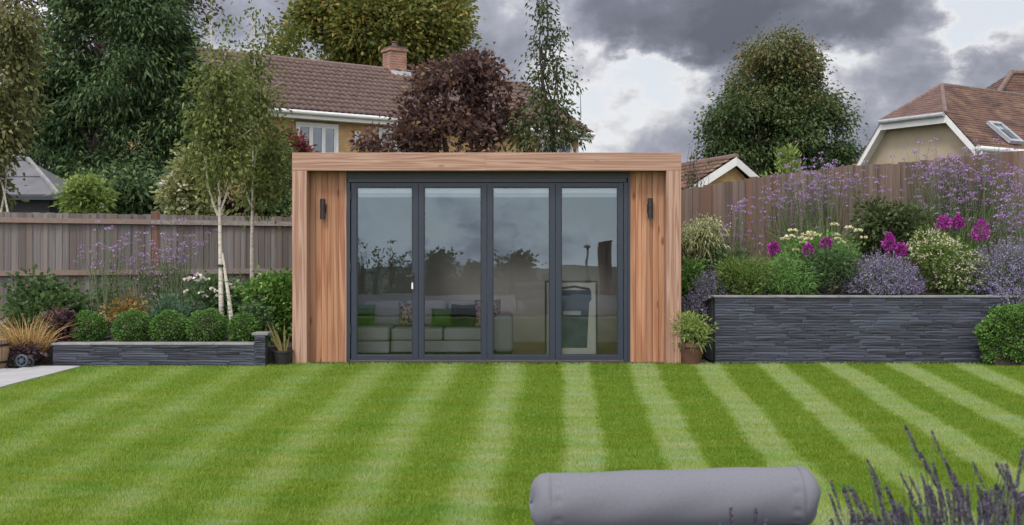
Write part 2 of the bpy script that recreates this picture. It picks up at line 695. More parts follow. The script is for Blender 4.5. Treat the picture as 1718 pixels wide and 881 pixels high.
M = {}
CED = ((0.202, 0.097, 0.064), (0.336, 0.199, 0.141), (0.419, 0.275, 0.212))
M['cedar_h'] = wood('cedar_horizontal', *CED, 0, rnd=0.04, rings=30, width=20)
M['cedar_v'] = wood('cedar_vertical', *CED, 2, rnd=0.04, rings=26, width=18)
M['cedar_board'] = wood('cedar_cladding', (0.194, 0.075, 0.040), (0.352, 0.170, 0.094), (0.421, 0.232, 0.141), 2, rnd=0.16, rings=16)
M['fence_l'] = fence_wood('fence_grey', (0.075, 0.067, 0.065), (0.162, 0.147, 0.141), (0.240, 0.221, 0.209), (0.150, 0.113, 0.093))
M['fence_rail'] = fence_wood('fence_rail_grey', (0.108, 0.085, 0.077), (0.207, 0.175, 0.159), (0.299, 0.257, 0.231), (0.216, 0.145, 0.111), axis=0, rnd=0.08)
M['fence_r'] = fence_wood('fence_brown', (0.057, 0.041, 0.035), (0.127, 0.093, 0.078), (0.194, 0.148, 0.125), (0.133, 0.072, 0.047))
M['post'] = fence_wood('fence_post_brown', (0.10, 0.055, 0.042), (0.17, 0.09, 0.07), (0.24, 0.14, 0.11), (0.18, 0.09, 0.07), rnd=0.05)
M['slate'] = plain('slate', [(0.25, (0.019, 0.021, 0.032)), (0.5, (0.037, 0.041, 0.060)), (0.75, (0.074, 0.078, 0.104))], 3.0, (1, 3, 8), 0.6, 0.5, rnd=0.5, bd=0.006)
M['slate_back'] = plain('slate_joint', [(0.3, (0.02, 0.021, 0.025)), (0.7, (0.035, 0.036, 0.04))], 30, rough=0.9)
M['coping'] = plain('coping_stone', [(0.3, (0.144, 0.144, 0.151)), (0.7, (0.238, 0.230, 0.230))], 8, rough=0.8, rnd=0.1)
M['paving'] = plain('paving_stone', [(0.3, (0.259, 0.252, 0.259)), (0.7, (0.331, 0.324, 0.328))], 5, rough=0.8, rnd=0.05)
M['terrace'] = plain('grey_terrace', [(0.3, (0.05, 0.05, 0.052)), (0.7, (0.075, 0.075, 0.075))], 3, rough=0.85)
M['blind'] = plain('grey_blind', [(0.3, (0.42, 0.43, 0.45)), (0.7, (0.48, 0.49, 0.51))], 4, rough=0.7, bmp=0.03)
M['alu'] = plain('anthracite_paint', [(0.3, (0.018, 0.024, 0.040)), (0.7, (0.022, 0.030, 0.049))], 20, rough=0.42, bmp=0.02)
M['alu_track'] = plain('grey_head_track', [(0.3, (0.034, 0.033, 0.036)), (0.7, (0.044, 0.042, 0.046))], 12, rough=0.5, bmp=0.02)
M['black'] = plain('black_metal', [(0.3, (0.010, 0.010, 0.011)), (0.7, (0.018, 0.018, 0.019))], 20, rough=0.4, bmp=0.02)
M['white'] = plain('white_paint', [(0.3, (0.567, 0.567, 0.558)), (0.7, (0.648, 0.648, 0.639))], 4, rough=0.45, bmp=0.03)
M['offwhite'] = plain('white_plastic', [(0.3, (0.60, 0.585, 0.55)), (0.7, (0.70, 0.68, 0.65))], 4, rough=0.5, bmp=0.03)
M['glass'] = glassmat('door_glass', 0.13, (0.95, 0.96, 0.97), (0.70, 0.87, 1.0), ripple=0.05)
M['win'] = glassmat('window_glass', 0.12, (0.9, 0.92, 0.94))
M['room'] = plain('painted_plaster', [(0.3, (0.288, 0.268, 0.240)), (0.7, (0.320, 0.296, 0.268))], 3, rough=0.9, bmp=0.03)
M['room_floor'] = wood('oak_floor', (0.16, 0.1, 0.06), (0.26, 0.17, 0.1), (0.34, 0.23, 0.15), 0)
M['sofa'] = plain('grey_upholstery', [(0.3, (0.27, 0.255, 0.275)), (0.7, (0.33, 0.315, 0.335))], 60, rough=0.95, bmp=0.3, bd=0.003)
M['green_fab'] = plain('green_fabric', [(0.3, (0.034, 0.092, 0.013)), (0.7, (0.059, 0.134, 0.021))], 40, rough=0.95)
M['black_fab'] = plain('black_fabric', [(0.3, (0.008, 0.008, 0.009)), (0.7, (0.016, 0.016, 0.017))], 40, rough=0.95)
M['pattern_fab'] = plain('patterned_fabric', [(0.42, (0.05, 0.03, 0.04)), (0.5, (0.35, 0.17, 0.15)), (0.56, (0.4, 0.36, 0.33)), (0.62, (0.1, 0.07, 0.08))], 24, rough=0.95, bmp=0)
M['mount'] = plain('cream_paper', [(0.3, (0.50, 0.48, 0.42)), (0.7, (0.58, 0.555, 0.49))], 5, rough=0.7, bmp=0.02)
M['print_slate'] = plain('slate_blue_print', [(0.3, (0.05, 0.065, 0.085)), (0.7, (0.09, 0.11, 0.135))], 7, rough=0.7, bmp=0)
M['print_band'] = plain('pale_print', [(0.3, (0.34, 0.36, 0.36)), (0.7, (0.4, 0.42, 0.42))], 7, rough=0.7, bmp=0)
M['bolster'] = plain('grey_outdoor_fabric', [(0.36, (0.125, 0.125, 0.146)), (0.64, (0.148, 0.148, 0.173))], 300, rough=0.95, bmp=0.35, detail=3, bd=0.002)
M['terracotta'] = plain('brown_glazed_clay', [(0.3, (0.070, 0.032, 0.022)), (0.7, (0.112, 0.052, 0.036))], 10, rough=0.5)
M['blackpot'] = plain('black_pot', [(0.3, (0.015, 0.015, 0.017)), (0.7, (0.03, 0.03, 0.032))], 10, rough=0.5)
M['barrel'] = wood('barrel_oak', (0.10, 0.06, 0.035), (0.2, 0.125, 0.075), (0.3, 0.2, 0.13), 2)
M['soil'] = plain('dark_soil', [(0.3, (0.018, 0.013, 0.010)), (0.7, (0.05, 0.038, 0.028))], 14, rough=0.95, bmp=1.0, bd=0.03)
M['ground'] = plain('rough_ground', [(0.3, (0.045, 0.055, 0.025)), (0.7, (0.08, 0.10, 0.04))], 1.2, rough=0.95)
M['bark'] = plain('brown_bark', [(0.3, (0.030, 0.023, 0.018)), (0.7, (0.078, 0.060, 0.048))], 9, (3, 3, 0.6), 0.9, 0.8, bd=0.02)
M['stake'] = wood('bare_stake', (0.3, 0.22, 0.15), (0.45, 0.36, 0.27), (0.56, 0.47, 0.38), 2)
M['roof_brown'] = plain('brown_concrete_tile', [(0.25, (0.061, 0.040, 0.034)), (0.5, (0.099, 0.062, 0.052)), (0.8, (0.139, 0.095, 0.078))], 5, (1, 1, 1), 0.85, 0.3)
M['roof_red'] = plain('red_clay_tile', [(0.3, (0.057, 0.034, 0.028)), (0.48, (0.119, 0.064, 0.048)), (0.62, (0.166, 0.092, 0.063)), (0.78, (0.228, 0.150, 0.104))], 2.2, (1, 1, 1.6), 0.85, 0.3, detail=12)
M['roof_hip'] = plain('dark_clay_tile', [(0.25, (0.07, 0.04, 0.036)), (0.5, (0.115, 0.066, 0.055)), (0.8, (0.17, 0.1, 0.08))], 3.0, (1, 1, 2.5), 0.85, 0.3, detail=9)
M['ridge'] = plain('ridge_tile', [(0.3, (0.105, 0.064, 0.056)), (0.7, (0.165, 0.112, 0.098))], 7, rough=0.85, rnd=0.12)
M['brick_y'] = brickmat('yellow_brick', (0.42, 0.255, 0.105), (0.48, 0.30, 0.13), (0.32, 0.25, 0.17))
M['brick_r'] = brickmat('red_brick', (0.24, 0.10, 0.065), (0.30, 0.14, 0.09), (0.3, 0.26, 0.22))
M['lead'] = plain('lead_flashing', [(0.3, (0.25, 0.26, 0.29)), (0.7, (0.36, 0.37, 0.40))], 6, rough=0.5)
M['render'] = plain('cream_render', [(0.3, (0.303, 0.250, 0.186)), (0.7, (0.375, 0.312, 0.233))], 3, rough=0.95, bmp=0.15)
M['shed_roof'] = plain('grey_roof_felt', [(0.3, (0.088, 0.088, 0.100)), (0.7, (0.128, 0.126, 0.140))], 3, rough=0.85)
M['shed_wall'] = plain('dark_shed_wood', [(0.3, (0.012, 0.012, 0.015)), (0.7, (0.025, 0.024, 0.028))], 5, (8, 8, 0.7), 0.8)
M['curtain'] = plain('grey_curtain', [(0.3, (0.113, 0.122, 0.135)), (0.7, (0.189, 0.198, 0.211))], 14, (4, 4, 0.2), 0.9)

# birch bark: white with dark dashes
m, nt, bs = newmat('birch_bark')
f = noise(nt, coords(nt, (3, 3, 22)), 2.0, 4.0)
cr = ramp(nt, [(0.30, (0.10, 0.085, 0.075)), (0.40, (0.42, 0.37, 0.31)), (0.7, (0.58, 0.53, 0.46))])
lk(nt, f, cr.inputs[0])
lk(nt, cr.outputs[0], bs.inputs['Base Color'])
bs.inputs['Roughness'].default_value = 0.7
M['birch'] = m

L_ = leafmat
M['lf_dark'] = L_('leaf_dark_green', [(0, (0.024, 0.050, 0.020)), (0.45, (0.051, 0.095, 0.035)), (0.8, (0.110, 0.167, 0.058)), (1, (0.214, 0.253, 0.084))], 0.2)
M['lf_purple'] = L_('leaf_copper', [(0, (0.025, 0.014, 0.020)), (0.5, (0.070, 0.031, 0.042)), (0.85, (0.119, 0.056, 0.063)), (1, (0.168, 0.084, 0.077))], 0.25)
M['lf_plum'] = L_('leaf_plum', [(0, (0.038, 0.023, 0.023)), (0.45, (0.094, 0.051, 0.045)), (0.75, (0.154, 0.087, 0.062)), (0.9, (0.227, 0.130, 0.059)), (1, (0.201, 0.206, 0.059))], 0.3)
M['lf_birch'] = L_('leaf_birch', greens((0.057, 0.082, 0.018), (0.120, 0.152, 0.036), (0.196, 0.218, 0.062), (0.328, 0.310, 0.088)), 0.35)
M['lf_birch2'] = L_('leaf_birch_yellow', greens((0.065, 0.080, 0.026), (0.148, 0.154, 0.054), (0.232, 0.219, 0.090), (0.361, 0.309, 0.129)), 0.35)
M['lf_autumn'] = L_('leaf_turning', [(0, (0.057, 0.081, 0.023)), (0.4, (0.142, 0.170, 0.042)), (0.7, (0.246, 0.227, 0.057)), (0.88, (0.378, 0.255, 0.066)), (1, (0.416, 0.208, 0.076))], 0.35)
M['lf_cone'] = L_('leaf_olive', [(0, (0.021, 0.044, 0.014)), (0.35, (0.049, 0.087, 0.028)), (0.6, (0.099, 0.135, 0.044)), (0.8, (0.145, 0.138, 0.052)), (1, (0.174, 0.122, 0.052))], 0.25)
#L_('leaf_olive', [(0, (0.033, 0.051, 0.019)), (0.4, (0.084, 0.109, 0.033)), (0.7, (0.159, 0.161, 0.052)), (0.9, (0.272, 0.178, 0.065)), (1, (0.300, 0.153, 0.065))], 0.25)
M['lf_slim'] = L_('leaf_slim_tree', greens((0.024, 0.038, 0.014), (0.059, 0.080, 0.026), (0.112, 0.123, 0.041), (0.164, 0.130, 0.047)), 0.3)
M['lf_lime'] = L_('leaf_lime', greens((0.088, 0.149, 0.035), (0.210, 0.289, 0.070), (0.350, 0.420, 0.122), (0.438, 0.315, 0.158)), 0.3)
M['lf_cream'] = L_('leaf_variegated', greens((0.105, 0.149, 0.053), (0.280, 0.297, 0.122), (0.525, 0.490, 0.245), (0.800, 0.787, 0.542)), 0.3)
M['lf_box'] = L_('leaf_box', greens((0.034, 0.084, 0.017), (0.084, 0.176, 0.034), (0.143, 0.260, 0.059), (0.202, 0.319, 0.084)), 0.2)
M['lf_green'] = L_('leaf_fresh', greens((0.048, 0.114, 0.024), (0.114, 0.228, 0.043), (0.195, 0.334, 0.067), (0.293, 0.422, 0.120)), 0.3)
M['lf_mid'] = L_('leaf_mid', greens((0.036, 0.073, 0.029), (0.080, 0.145, 0.051), (0.138, 0.217, 0.087), (0.203, 0.275, 0.123)), 0.3)
M['lf_feather'] = L_('leaf_feathery', greens((0.055, 0.095, 0.02), (0.12, 0.185, 0.04), (0.19, 0.26, 0.065), (0.27, 0.32, 0.11)), 0.3)
M['lf_olive'] = L_('leaf_dull_olive', greens((0.03, 0.045, 0.016), (0.07, 0.095, 0.032), (0.115, 0.145, 0.055), (0.17, 0.19, 0.085)), 0.25)
M['lf_hydrangea'] = L_('leaf_hydrangea', greens((0.025, 0.05, 0.018), (0.06, 0.11, 0.032), (0.11, 0.18, 0.055), (0.17, 0.24, 0.09)), 0.3)
M['lf_blue'] = L_('leaf_bluegreen', greens((0.042, 0.077, 0.042), (0.084, 0.147, 0.084), (0.140, 0.217, 0.133), (0.196, 0.280, 0.168)), 0.3)
M['lf_red'] = L_('leaf_red', greens((0.070, 0.022, 0.022), (0.168, 0.042, 0.042), (0.252, 0.091, 0.070), (0.168, 0.168, 0.056)), 0.3)
M['lf_heuchera'] = L_('leaf_maroon', greens((0.025, 0.014, 0.020), (0.070, 0.034, 0.042), (0.140, 0.077, 0.077), (0.196, 0.112, 0.098)), 0.15)
M['lf_straw'] = L_('blade_straw', greens((0.224, 0.126, 0.049), (0.420, 0.252, 0.098), (0.518, 0.364, 0.154), (0.392, 0.392, 0.126)), 0.3)
M['lf_bronze'] = L_('leaf_bronze', greens((0.112, 0.084, 0.028), (0.238, 0.140, 0.042), (0.308, 0.224, 0.070), (0.196, 0.252, 0.070)), 0.3)
M['lf_phorm'] = L_('leaf_striped', greens((0.224, 0.182, 0.070), (0.420, 0.336, 0.140), (0.560, 0.448, 0.224)), 0.2)
M['lf_blade'] = L_('blade_green', greens((0.053, 0.122, 0.031), (0.131, 0.245, 0.061), (0.227, 0.359, 0.105), (0.350, 0.420, 0.175)), 0.3)
M['lf_pale'] = L_('leaf_pale', greens((0.140, 0.168, 0.063), (0.308, 0.329, 0.154), (0.504, 0.490, 0.266), (0.644, 0.602, 0.378)), 0.3)
M['lf_silver'] = L_('leaf_greygreen', greens((0.077, 0.112, 0.065), (0.154, 0.207, 0.124), (0.239, 0.310, 0.190)), 0.25)
M['stem'] = L_('stem_green', greens((0.056, 0.084, 0.035), (0.112, 0.147, 0.070), (0.182, 0.210, 0.112)), 0.0)
M['twig'] = L_('twig_brown', greens((0.05, 0.035, 0.028), (0.10, 0.075, 0.06), (0.15, 0.115, 0.09)), 0.0)
M['fl_verbena'] = L_('petal_verbena', greens((0.200, 0.112, 0.250), (0.338, 0.206, 0.413), (0.500, 0.338, 0.575)), 0.2)
#L_('petal_verbena', greens((0.182, 0.070, 0.280), (0.336, 0.154, 0.476), (0.504, 0.280, 0.672)), 0.2)
M['fl_catmint'] = L_('petal_catmint', greens((0.133, 0.096, 0.217), (0.253, 0.194, 0.375), (0.399, 0.315, 0.520)), 0.2)
M['fl_phlox'] = L_('petal_magenta', greens((0.162, 0.010, 0.138), (0.325, 0.024, 0.265), (0.480, 0.077, 0.404)), 0.2)
M['fl_cream'] = L_('petal_cream', greens((0.52, 0.48, 0.25), (0.66, 0.62, 0.38), (0.76, 0.73, 0.52)), 0.2)
M['fl_white'] = L_('petal_white', greens((0.60, 0.54, 0.46), (0.72, 0.67, 0.58), (0.78, 0.74, 0.68)), 0.2)
M['fl_gaura'] = L_('petal_pale', greens((0.32, 0.34, 0.16), (0.52, 0.50, 0.30), (0.62, 0.55, 0.48), (0.58, 0.34, 0.42)), 0.2)
M['fl_lav'] = L_('lavender_bud', greens((0.045, 0.038, 0.061), (0.096, 0.082, 0.120), (0.174, 0.147, 0.205), (0.348, 0.262, 0.359)), 0.1)
M['lf_lawn'] = L_('lawn_blade', [(0.0, (0.124, 0.202, 0.016)), (0.3, (0.177, 0.262, 0.026)), (0.6, (0.212, 0.283, 0.069)), (1.0, (0.304, 0.339, 0.196))], 0.3, 0.6, 0.2)

# the turf's own patches: yellower and bluer tufts among the green
nt = M['lf_lawn'].node_tree
cr_ = [n for n in nt.nodes if n.type == 'VALTORGB'][0]
pn = noise(nt, coords(nt, (1.0, 2.2, 1.0), False), 1.6, 6.0, 0.65)
pr = ramp(nt, [(0.32, (0.82, 1.0, 1.05)), (0.5, (1.0, 1.0, 1.0)), (0.68, (1.12, 1.02, 0.93))])
lk(nt, pn, pr.inputs[0])
mc = mixc(nt, 1.0, cr_.outputs[0], pr.outputs[0], 'MULTIPLY')
for l_ in list(cr_.outputs[0].links):
    if l_.to_node.type in ('BSDF_PRINCIPLED', 'HUE_SAT'):
        lk(nt, mc, l_.to_socket)

# ------------------------------------------------------------------ terrain, lawn, path
def ground_z(x, y):
    # level gardens; behind the viewer the land falls away into a valley
    return np.where(y < -8, -0.03 - 9.0 * (1 - np.exp(-np.maximum(-8 - y, 0) / 45.0)), -0.03)


gx = np.concatenate([np.linspace(-900, -60, 12), np.linspace(-50, 50, 21), np.linspace(60, 900, 12)])
gy = np.concatenate([np.linspace(-900, -130, 10), np.linspace(-120, -10, 23), np.linspace(0, 60, 7), np.linspace(90, 900, 10)])
GX, GY = np.meshgrid(gx, gy)
gv = np.stack([GX, GY, ground_z(GX, GY)], -1).reshape(-1, 3)
nx_, ny_ = len(gx), len(gy)
ii = (np.arange(ny_ - 1)[:, None] * nx_ + np.arange(nx_ - 1)[None]).ravel()[:, None]
gq = ii + np.array([[0, 1, nx_ + 1, nx_]])
tag(link('ground', mesh_np('ground', gv, [gq], M['ground'], smooth=True)), kind='structure')

LAWN_X0, LAWN_Y1 = -4.9, 13.02


def wob(x, y, s, k):
    return np.sin(x * s + 1.7 * k + 0.6 * np.sin(y * s * 0.8 + k)) * np.sin(y * s * 1.13 + 2.3 * k + 0.5 * np.sin(x * s * 0.7))


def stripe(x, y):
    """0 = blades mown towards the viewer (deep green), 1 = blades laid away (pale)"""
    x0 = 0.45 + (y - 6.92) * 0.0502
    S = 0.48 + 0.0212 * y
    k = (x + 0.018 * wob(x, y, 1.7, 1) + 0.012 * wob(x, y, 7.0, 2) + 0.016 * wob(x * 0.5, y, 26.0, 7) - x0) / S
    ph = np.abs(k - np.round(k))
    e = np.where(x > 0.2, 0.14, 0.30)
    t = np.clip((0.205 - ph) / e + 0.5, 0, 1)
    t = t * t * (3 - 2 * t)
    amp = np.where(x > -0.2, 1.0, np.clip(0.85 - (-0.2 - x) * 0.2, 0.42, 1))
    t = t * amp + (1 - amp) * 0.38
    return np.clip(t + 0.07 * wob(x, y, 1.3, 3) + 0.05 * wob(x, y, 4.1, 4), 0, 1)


def build_lawn():
    xs = np.linspace(LAWN_X0, 14.0, 300)
    ys = np.linspace(3.62, LAWN_Y1, 160)
    X, Y = np.meshgrid(xs, ys)
    v = np.stack([X, Y, np.zeros_like(X)], -1).reshape(-1, 3)
    nx = len(xs)
    i = (np.arange(len(ys) - 1)[:, None] * nx + np.arange(nx - 1)[None]).ravel()[:, None]
    q = i + np.array([[0, 1, nx + 1, nx]])
    c = v[q].mean(1)
    s = np.clip(stripe(c[:, 0], c[:, 1]) * 0.5 + 0.1, 0, 1)  # turf under the blades carries the same painted stripe sheen
    o = tag(link('lawn', mesh_np('lawn', v, [q], M['lf_lawn'], s)), kind='structure')
    # mown blades, closer together and finer where the viewer is near
    n = 1300000
    yb = 4.4 + (LAWN_Y1 - 4.4) * rng.uniform(0, 1, n) ** 1.25
    xb = rng.uniform(-1, 1, n) * (0.475 * yb + 1.3)
    keep = (xb > LAWN_X0)
    xb, yb = xb[keep], yb[keep]
    edge = np.abs(xb - LAWN_X0) < 0.05
    n = len(xb)
    s = stripe(xb, yb)
    L = rng.uniform(0.016, 0.034, n) * np.where(edge, 1.4, 1.0) * np.where(yb > 12.93, 1.5, 1.0)
    lean = (s - 0.4) * 0.7
    d = np.stack([rng.normal(0, 0.55, n), lean + rng.normal(0, 0.45, n), np.full(n, 0.75)], 1)
    d = unit(d)
    a = rng.uniform(0, math.pi, n)
    w = (0.0018 + 0.00020 * yb)[:, None]
    side = np.stack([np.cos(a), np.sin(a) * 0.4, np.zeros(n)], 1) * w
    b = np.stack([xb, yb, np.zeros(n)], 1)
    verts = np.stack([b - side, b + side, b + d * L[:, None]], 1).reshape(-1, 3)
    t = np.arange(3 * n).reshape(-1, 3)
    patch = 0.06 * wob(xb * 0.35, yb, 13.0, 5) + 0.06 * wob(xb * 0.3, yb, 31.0, 6) + 0.05 * wob(xb * 0.5, yb, 5.0, 8)
    v = np.clip(s * 0.46 + 0.20 + patch * 1.5 + rng.normal(0, 0.16, n), 0, 1)  # stripe sheen of the blade lay is put into the colour, besides the lean
    g = link('lawn_grass', mesh_np('lawn_grass', verts, [t], M['lf_lawn'], v))
    tag(g, 'striped mown green grass of the lawn', 'grass', kind='stuff')


build_lawn()

path = MB().box(-9, LAWN_X0 - 0.012, 3.6, 13.0, -0.02, 0.004).build('path', M['soil'], None, (-7, 8, 0))
tag(path, kind='structure')
slab = MB().box(-0.297, 0.297, -0.297, 0.297, 0, 0.016).mesh('paving_slab', M['paving'])
for i in range(4):
    for j in range(9):
        piece('paving_slab', slab, path, (LAWN_X0 - 0.315 - i * 0.6, 12.35 - j * 0.6 - (0.3 if i % 2 else 0), 0.006 + random.uniform(0, 0.002)))

terrace = MB().box(-9, 9, -7.9, 1.1, -0.02, 0.04).build('terrace', M['terrace'], None, (0, -3, 0))
tag(terrace, kind='structure')
front_bed = MB().box(-9, 9, 1.105, 3.615, -0.02, 0.05).build('flower_bed', M['soil'], None, (0, 2.4, 0))
tag(front_bed, kind='structure')


def soil_left(x, y):
    return 0.21


def soil_right(x, y):
    return 0.76 + max(0.0, y - 13.4) * 0.13 if x > 2.42 else 0.25 + max(0.0, y - 13.9) * 0.3


# ------------------------------------------------------------------ slate walls
def slate_mesh(k):
    r = random.Random(k)
    j = lambda a: r.uniform(-a, a)
    v = [(-0.5, -0.5 + j(.1), -0.5 + j(.05)), (0.5, -0.5 + j(.1), -0.5 + j(.05)), (0.5, 0.5, -0.5), (-0.5, 0.5, -0.5),
         (-0.5, -0.5 + j(.1), 0.5 + j(.05)), (0.5, -0.5 + j(.1), 0.5 + j(.05)), (0.5, 0.5, 0.5), (-0.5, 0.5, 0.5),
         (-0.15 + j(.2), -0.62 + j(.12), j(.2))]
    f = [(0, 3, 2, 1), (4, 5, 6, 7), (1, 2, 6, 5), (3, 0, 4, 7), (0, 1, 8), (1, 5, 8), (5, 4, 8), (4, 0, 8)]
    return MB().add(v, f).mesh('slate_strip', M['slate'])


SLATES = [slate_mesh(k) for k in range(8)]


def slate_face(parent, x0, x1, z0, z1, y, seed, hmin=0.019, hmax=0.034, lmin=0.2, lmax=0.55):
    r = random.Random(seed)
    z = z0
    while z < z1 - 0.01:
        h = min(r.uniform(hmin, hmax), z1 - z)
        if z1 - z - h < 0.02:
            h = z1 - z
        x = x0
        while x < x1 - 0.005:
            l = min(r.uniform(lmin, lmax), x1 - x)
            if x1 - x - l < 0.1:
                l = x1 - x
            dp = 0.03 + r.uniform(0.0, 0.009)
            piece('slate_strip', r.choice(SLATES), parent, (x + l / 2, y - dp / 2 + 0.012, z + h / 2), (0, 0, 0), (l - 0.003, dp, h - 0.003))
            x += l
        z += h


def coping_run(parent, a, b, w, th, n, seed=0):
    r = random.Random(seed)
    a, b = Vector(a), Vector(b)
    for k in range(n):
        p, q = a.lerp(b, k / n), a.lerp(b, (k + 1) / n)
        d = (q - p).normalized() * 0.002
        MB().bar(p + d + Vector((0, 0, r.uniform(0, 0.002))), q - d, w, th).build('coping_slab', M['coping'], parent, bevel=0.004)


# low wall on the left
YL = 12.78
xl0, xl1, xp1 = PX(90, YL), PX(428, YL), PX(446, YL)
wl = thing('slate_planter', 'long low slate retaining wall of the left bed, ending in a square pier', 'planter wall', ((xl0 + xl1) / 2, YL, 0))
MB().box(xl0 + 0.01, xl1, YL + 0.012, YL + 0.2, 0, 0.245).build('wall_core', M['slate_back'], wl)
MB().box(xl0 + 0.01, xl0 + 0.16, YL + 0.2, 14.6, 0, 0.24).build('wall_core', M['slate_back'], wl)
MB().box(xl1 + 0.001, xp1 - 0.012, YL + 0.0, YL + 0.17, 0, 0.36).build('pier_core', M['slate_back'], wl)
slate_face(wl, xl0, xl1, 0.0, 0.245, YL, 3)
slate_face(wl, xl1 + 0.001, xp1, 0.0, 0.36, YL - 0.012, 4, lmin=0.12, lmax=0.2)
coping_run(wl, (xl0 - 0.02, YL + 0.09, 0.259), (xl1 - 0.003, YL + 0.09, 0.259), 0.24, 0.022, 5, 1)
MB().box(xl1 - 0.03, xp1 + 0.03, YL - 0.045, YL + 0.2, 0.362, 0.392).build('pier_cap', M['coping'], wl, bevel=0.004)
MB().box(-9.0, PX(489, 13), YL + 0.2, 16.2, -0.02, 0.21).build('flower_bed', M['soil'], None, (-4, 14, 0))
tag(bpy.data.objects['flower_bed.001'], kind='structure')

# tall wall on the right
YR = 13.2
xr0, xr1 = PX(1199, YR), PX(1720, YR)
wr = thing('slate_planter', 'tall dark slate retaining wall of the raised right bed, with a pale coping', 'planter wall', ((xr0 + xr1) / 2, YR, 0))
MB().box(xr0 + 0.012, xr1, YR + 0.012, YR + 0.22, 0, 0.775).build('wall_core', M['slate_back'], wr)
slate_face(wr, xr0, xr1, 0.0, 0.775, YR, 8, 0.025, 0.042, 0.2, 0.5)
coping_run(wr, (xr0 - 0.02, YR + 0.085, 0.79), (xr1, YR + 0.085, 0.79), 0.25, 0.021, 5, 2)
yb_ = 14.75
MB().prism([(xr0 + 0.006, YR + 0.225, 0), (xr0 + 0.006, yb_, 0), (xr0 + 0.006, yb_, 0.52), (xr0 + 0.006, YR + 0.225, 0.755)], (0.2, 0, 0)).build('side_wall', M['slate'], wr)
a_, b_ = Vector((xr0 + 0.09, YR + 0.225, 0.775)), Vector((xr0 + 0.09, yb_, 0.535))
MB().bar(a_, b_, 0.24, 0.028).build('coping_slab', M['coping'], wr, bevel=0.004)
sb = MB()
for i in range(8):
    y0, y1 = YR + 0.2 + i * 0.5, YR + 0.2 + (i + 1) * 0.5
    z0, z1 = soil_right(3, y0), soil_right(3, y1)
    sb.prism([(xr0 + 0.2, y0, -0.02), (xr0 + 0.2, y1, -0.02), (xr0 + 0.2, y1, z1), (xr0 + 0.2, y0, z0)], (6.5, 0, 0))
sb.box(2.05, xr0 + 0.004, 14.0, 17.2, -0.02, 0.45)
o = sb.build('raised_bed', M['soil'], None, (5, 15, 0))
tag(o, kind='structure')

# ------------------------------------------------------------------ garden room
YF, YC = 13.0, 13.2                     # front of the timber surround, cladding and door plane
XA, XB = PX(490, YF), PX(1143, YF)
ZT, ZS = PZ(256, YF), PZ(286, YF)       # top and underside of the fascia
YBACK = 16.0
gr = thing('garden_room', 'cedar clad flat roofed garden room with grey glazed folding doors', 'garden room', ((XA + XB) / 2, YF, 0))
xm = PX(815, YF)
for x0, x1 in ((XA, xm - 0.0004), (xm + 0.0004, XB)):
    MB().box(x0, x1, YF, YF + 0.03, ZS, ZT).build('fascia_board', M['cedar_h'], gr, bevel=0.0012)
PW = 0.172
for x0, x1 in ((XA + 0.001, XA + PW), (XB - PW, XB - 0.001)):
    MB().box(x0, x1, YF + 0.002, YF + 0.03, 0.0, ZS - 0.0015).build('corner_post', M['cedar_v'], gr, bevel=0.003)
MB().box(XA + PW - 0.03, XA + PW, YF + 0.031, YC + 0.03, 0, ZS).build('reveal_board', M['cedar_v'], gr)
MB().box(XB - PW, XB - PW + 0.03, YF + 0.031, YC + 0.03, 0, ZS).build('reveal_board', M['cedar_v'], gr)
MB().box(XA + PW, XB - PW, YF + 0.031, YC + 0.05, ZS + 0.001, ZS + 0.02).build('soffit', M['cedar_h'], gr)
# outer shell
sh = MB()
sh.box(XA + 0.004, XA + 0.12, YF + 0.031, YBACK, 0, ZT - 0.03)
sh.box(XB - 0.12, XB - 0.004, YF + 0.031, YBACK, 0, ZT - 0.03)
sh.build('side_wall', M['cedar_v'], gr)
MB().box(XA + 0.121, XB - 0.121, YBACK - 0.12, YBACK - 0.001, 0, ZT - 0.03).build('back_wall', M['room'], gr)
RL = (-1.4, 0.9, 14.3, 15.1)       # unseen glazed roof opening, added to brighten the room inside


def holed(x0, x1, y0, y1, z0, z1):
    a, b, c, d = RL
    return MB().box(x0, a, y0, y1, z0, z1).box(b, x1, y0, y1, z0, z1).box(a, b, y0, c, z0, z1).box(a, b, d, y1, z0, z1)


holed(XA + 0.003, XB - 0.003, YF + 0.031, YBACK + 0.03, ZT - 0.029, ZT - 0.012).build('roof', M['alu_track'], gr)
holed(XA + 0.121, XB - 0.121, YC + 0.08, YBACK - 0.121, ZS - 0.02, ZS).build('ceiling', M['white'], gr)
ku = MB()
for a in ((RL[0] - .04, RL[0], RL[2] - .04, RL[3] + .04), (RL[1], RL[1] + .04, RL[2] - .04, RL[3] + .04), (RL[0], RL[1], RL[2] - .04, RL[2]), (RL[0], RL[1], RL[3], RL[3] + .04)):
    ku.box(a[0], a[1], a[2], a[3], ZS + 0.001, ZT - 0.03)
rlt = ku.build('added_rooflight', M['white'], gr)
MB().add([(RL[0], RL[2], ZT - .02), (RL[1], RL[2], ZT - .02), (RL[1], RL[3], ZT - .02), (RL[0], RL[3], ZT - .02)], [(0, 1, 2, 3)]).build('pane', M['win'], rlt)
MB().box(XA + 0.121, XB - 0.121, YC + 0.02, YBACK - 0.121, 0.0, 0.04).build('floor', M['room_floor'], gr)
DX0, DX1 = PX(579, YC), PX(1056, YC)
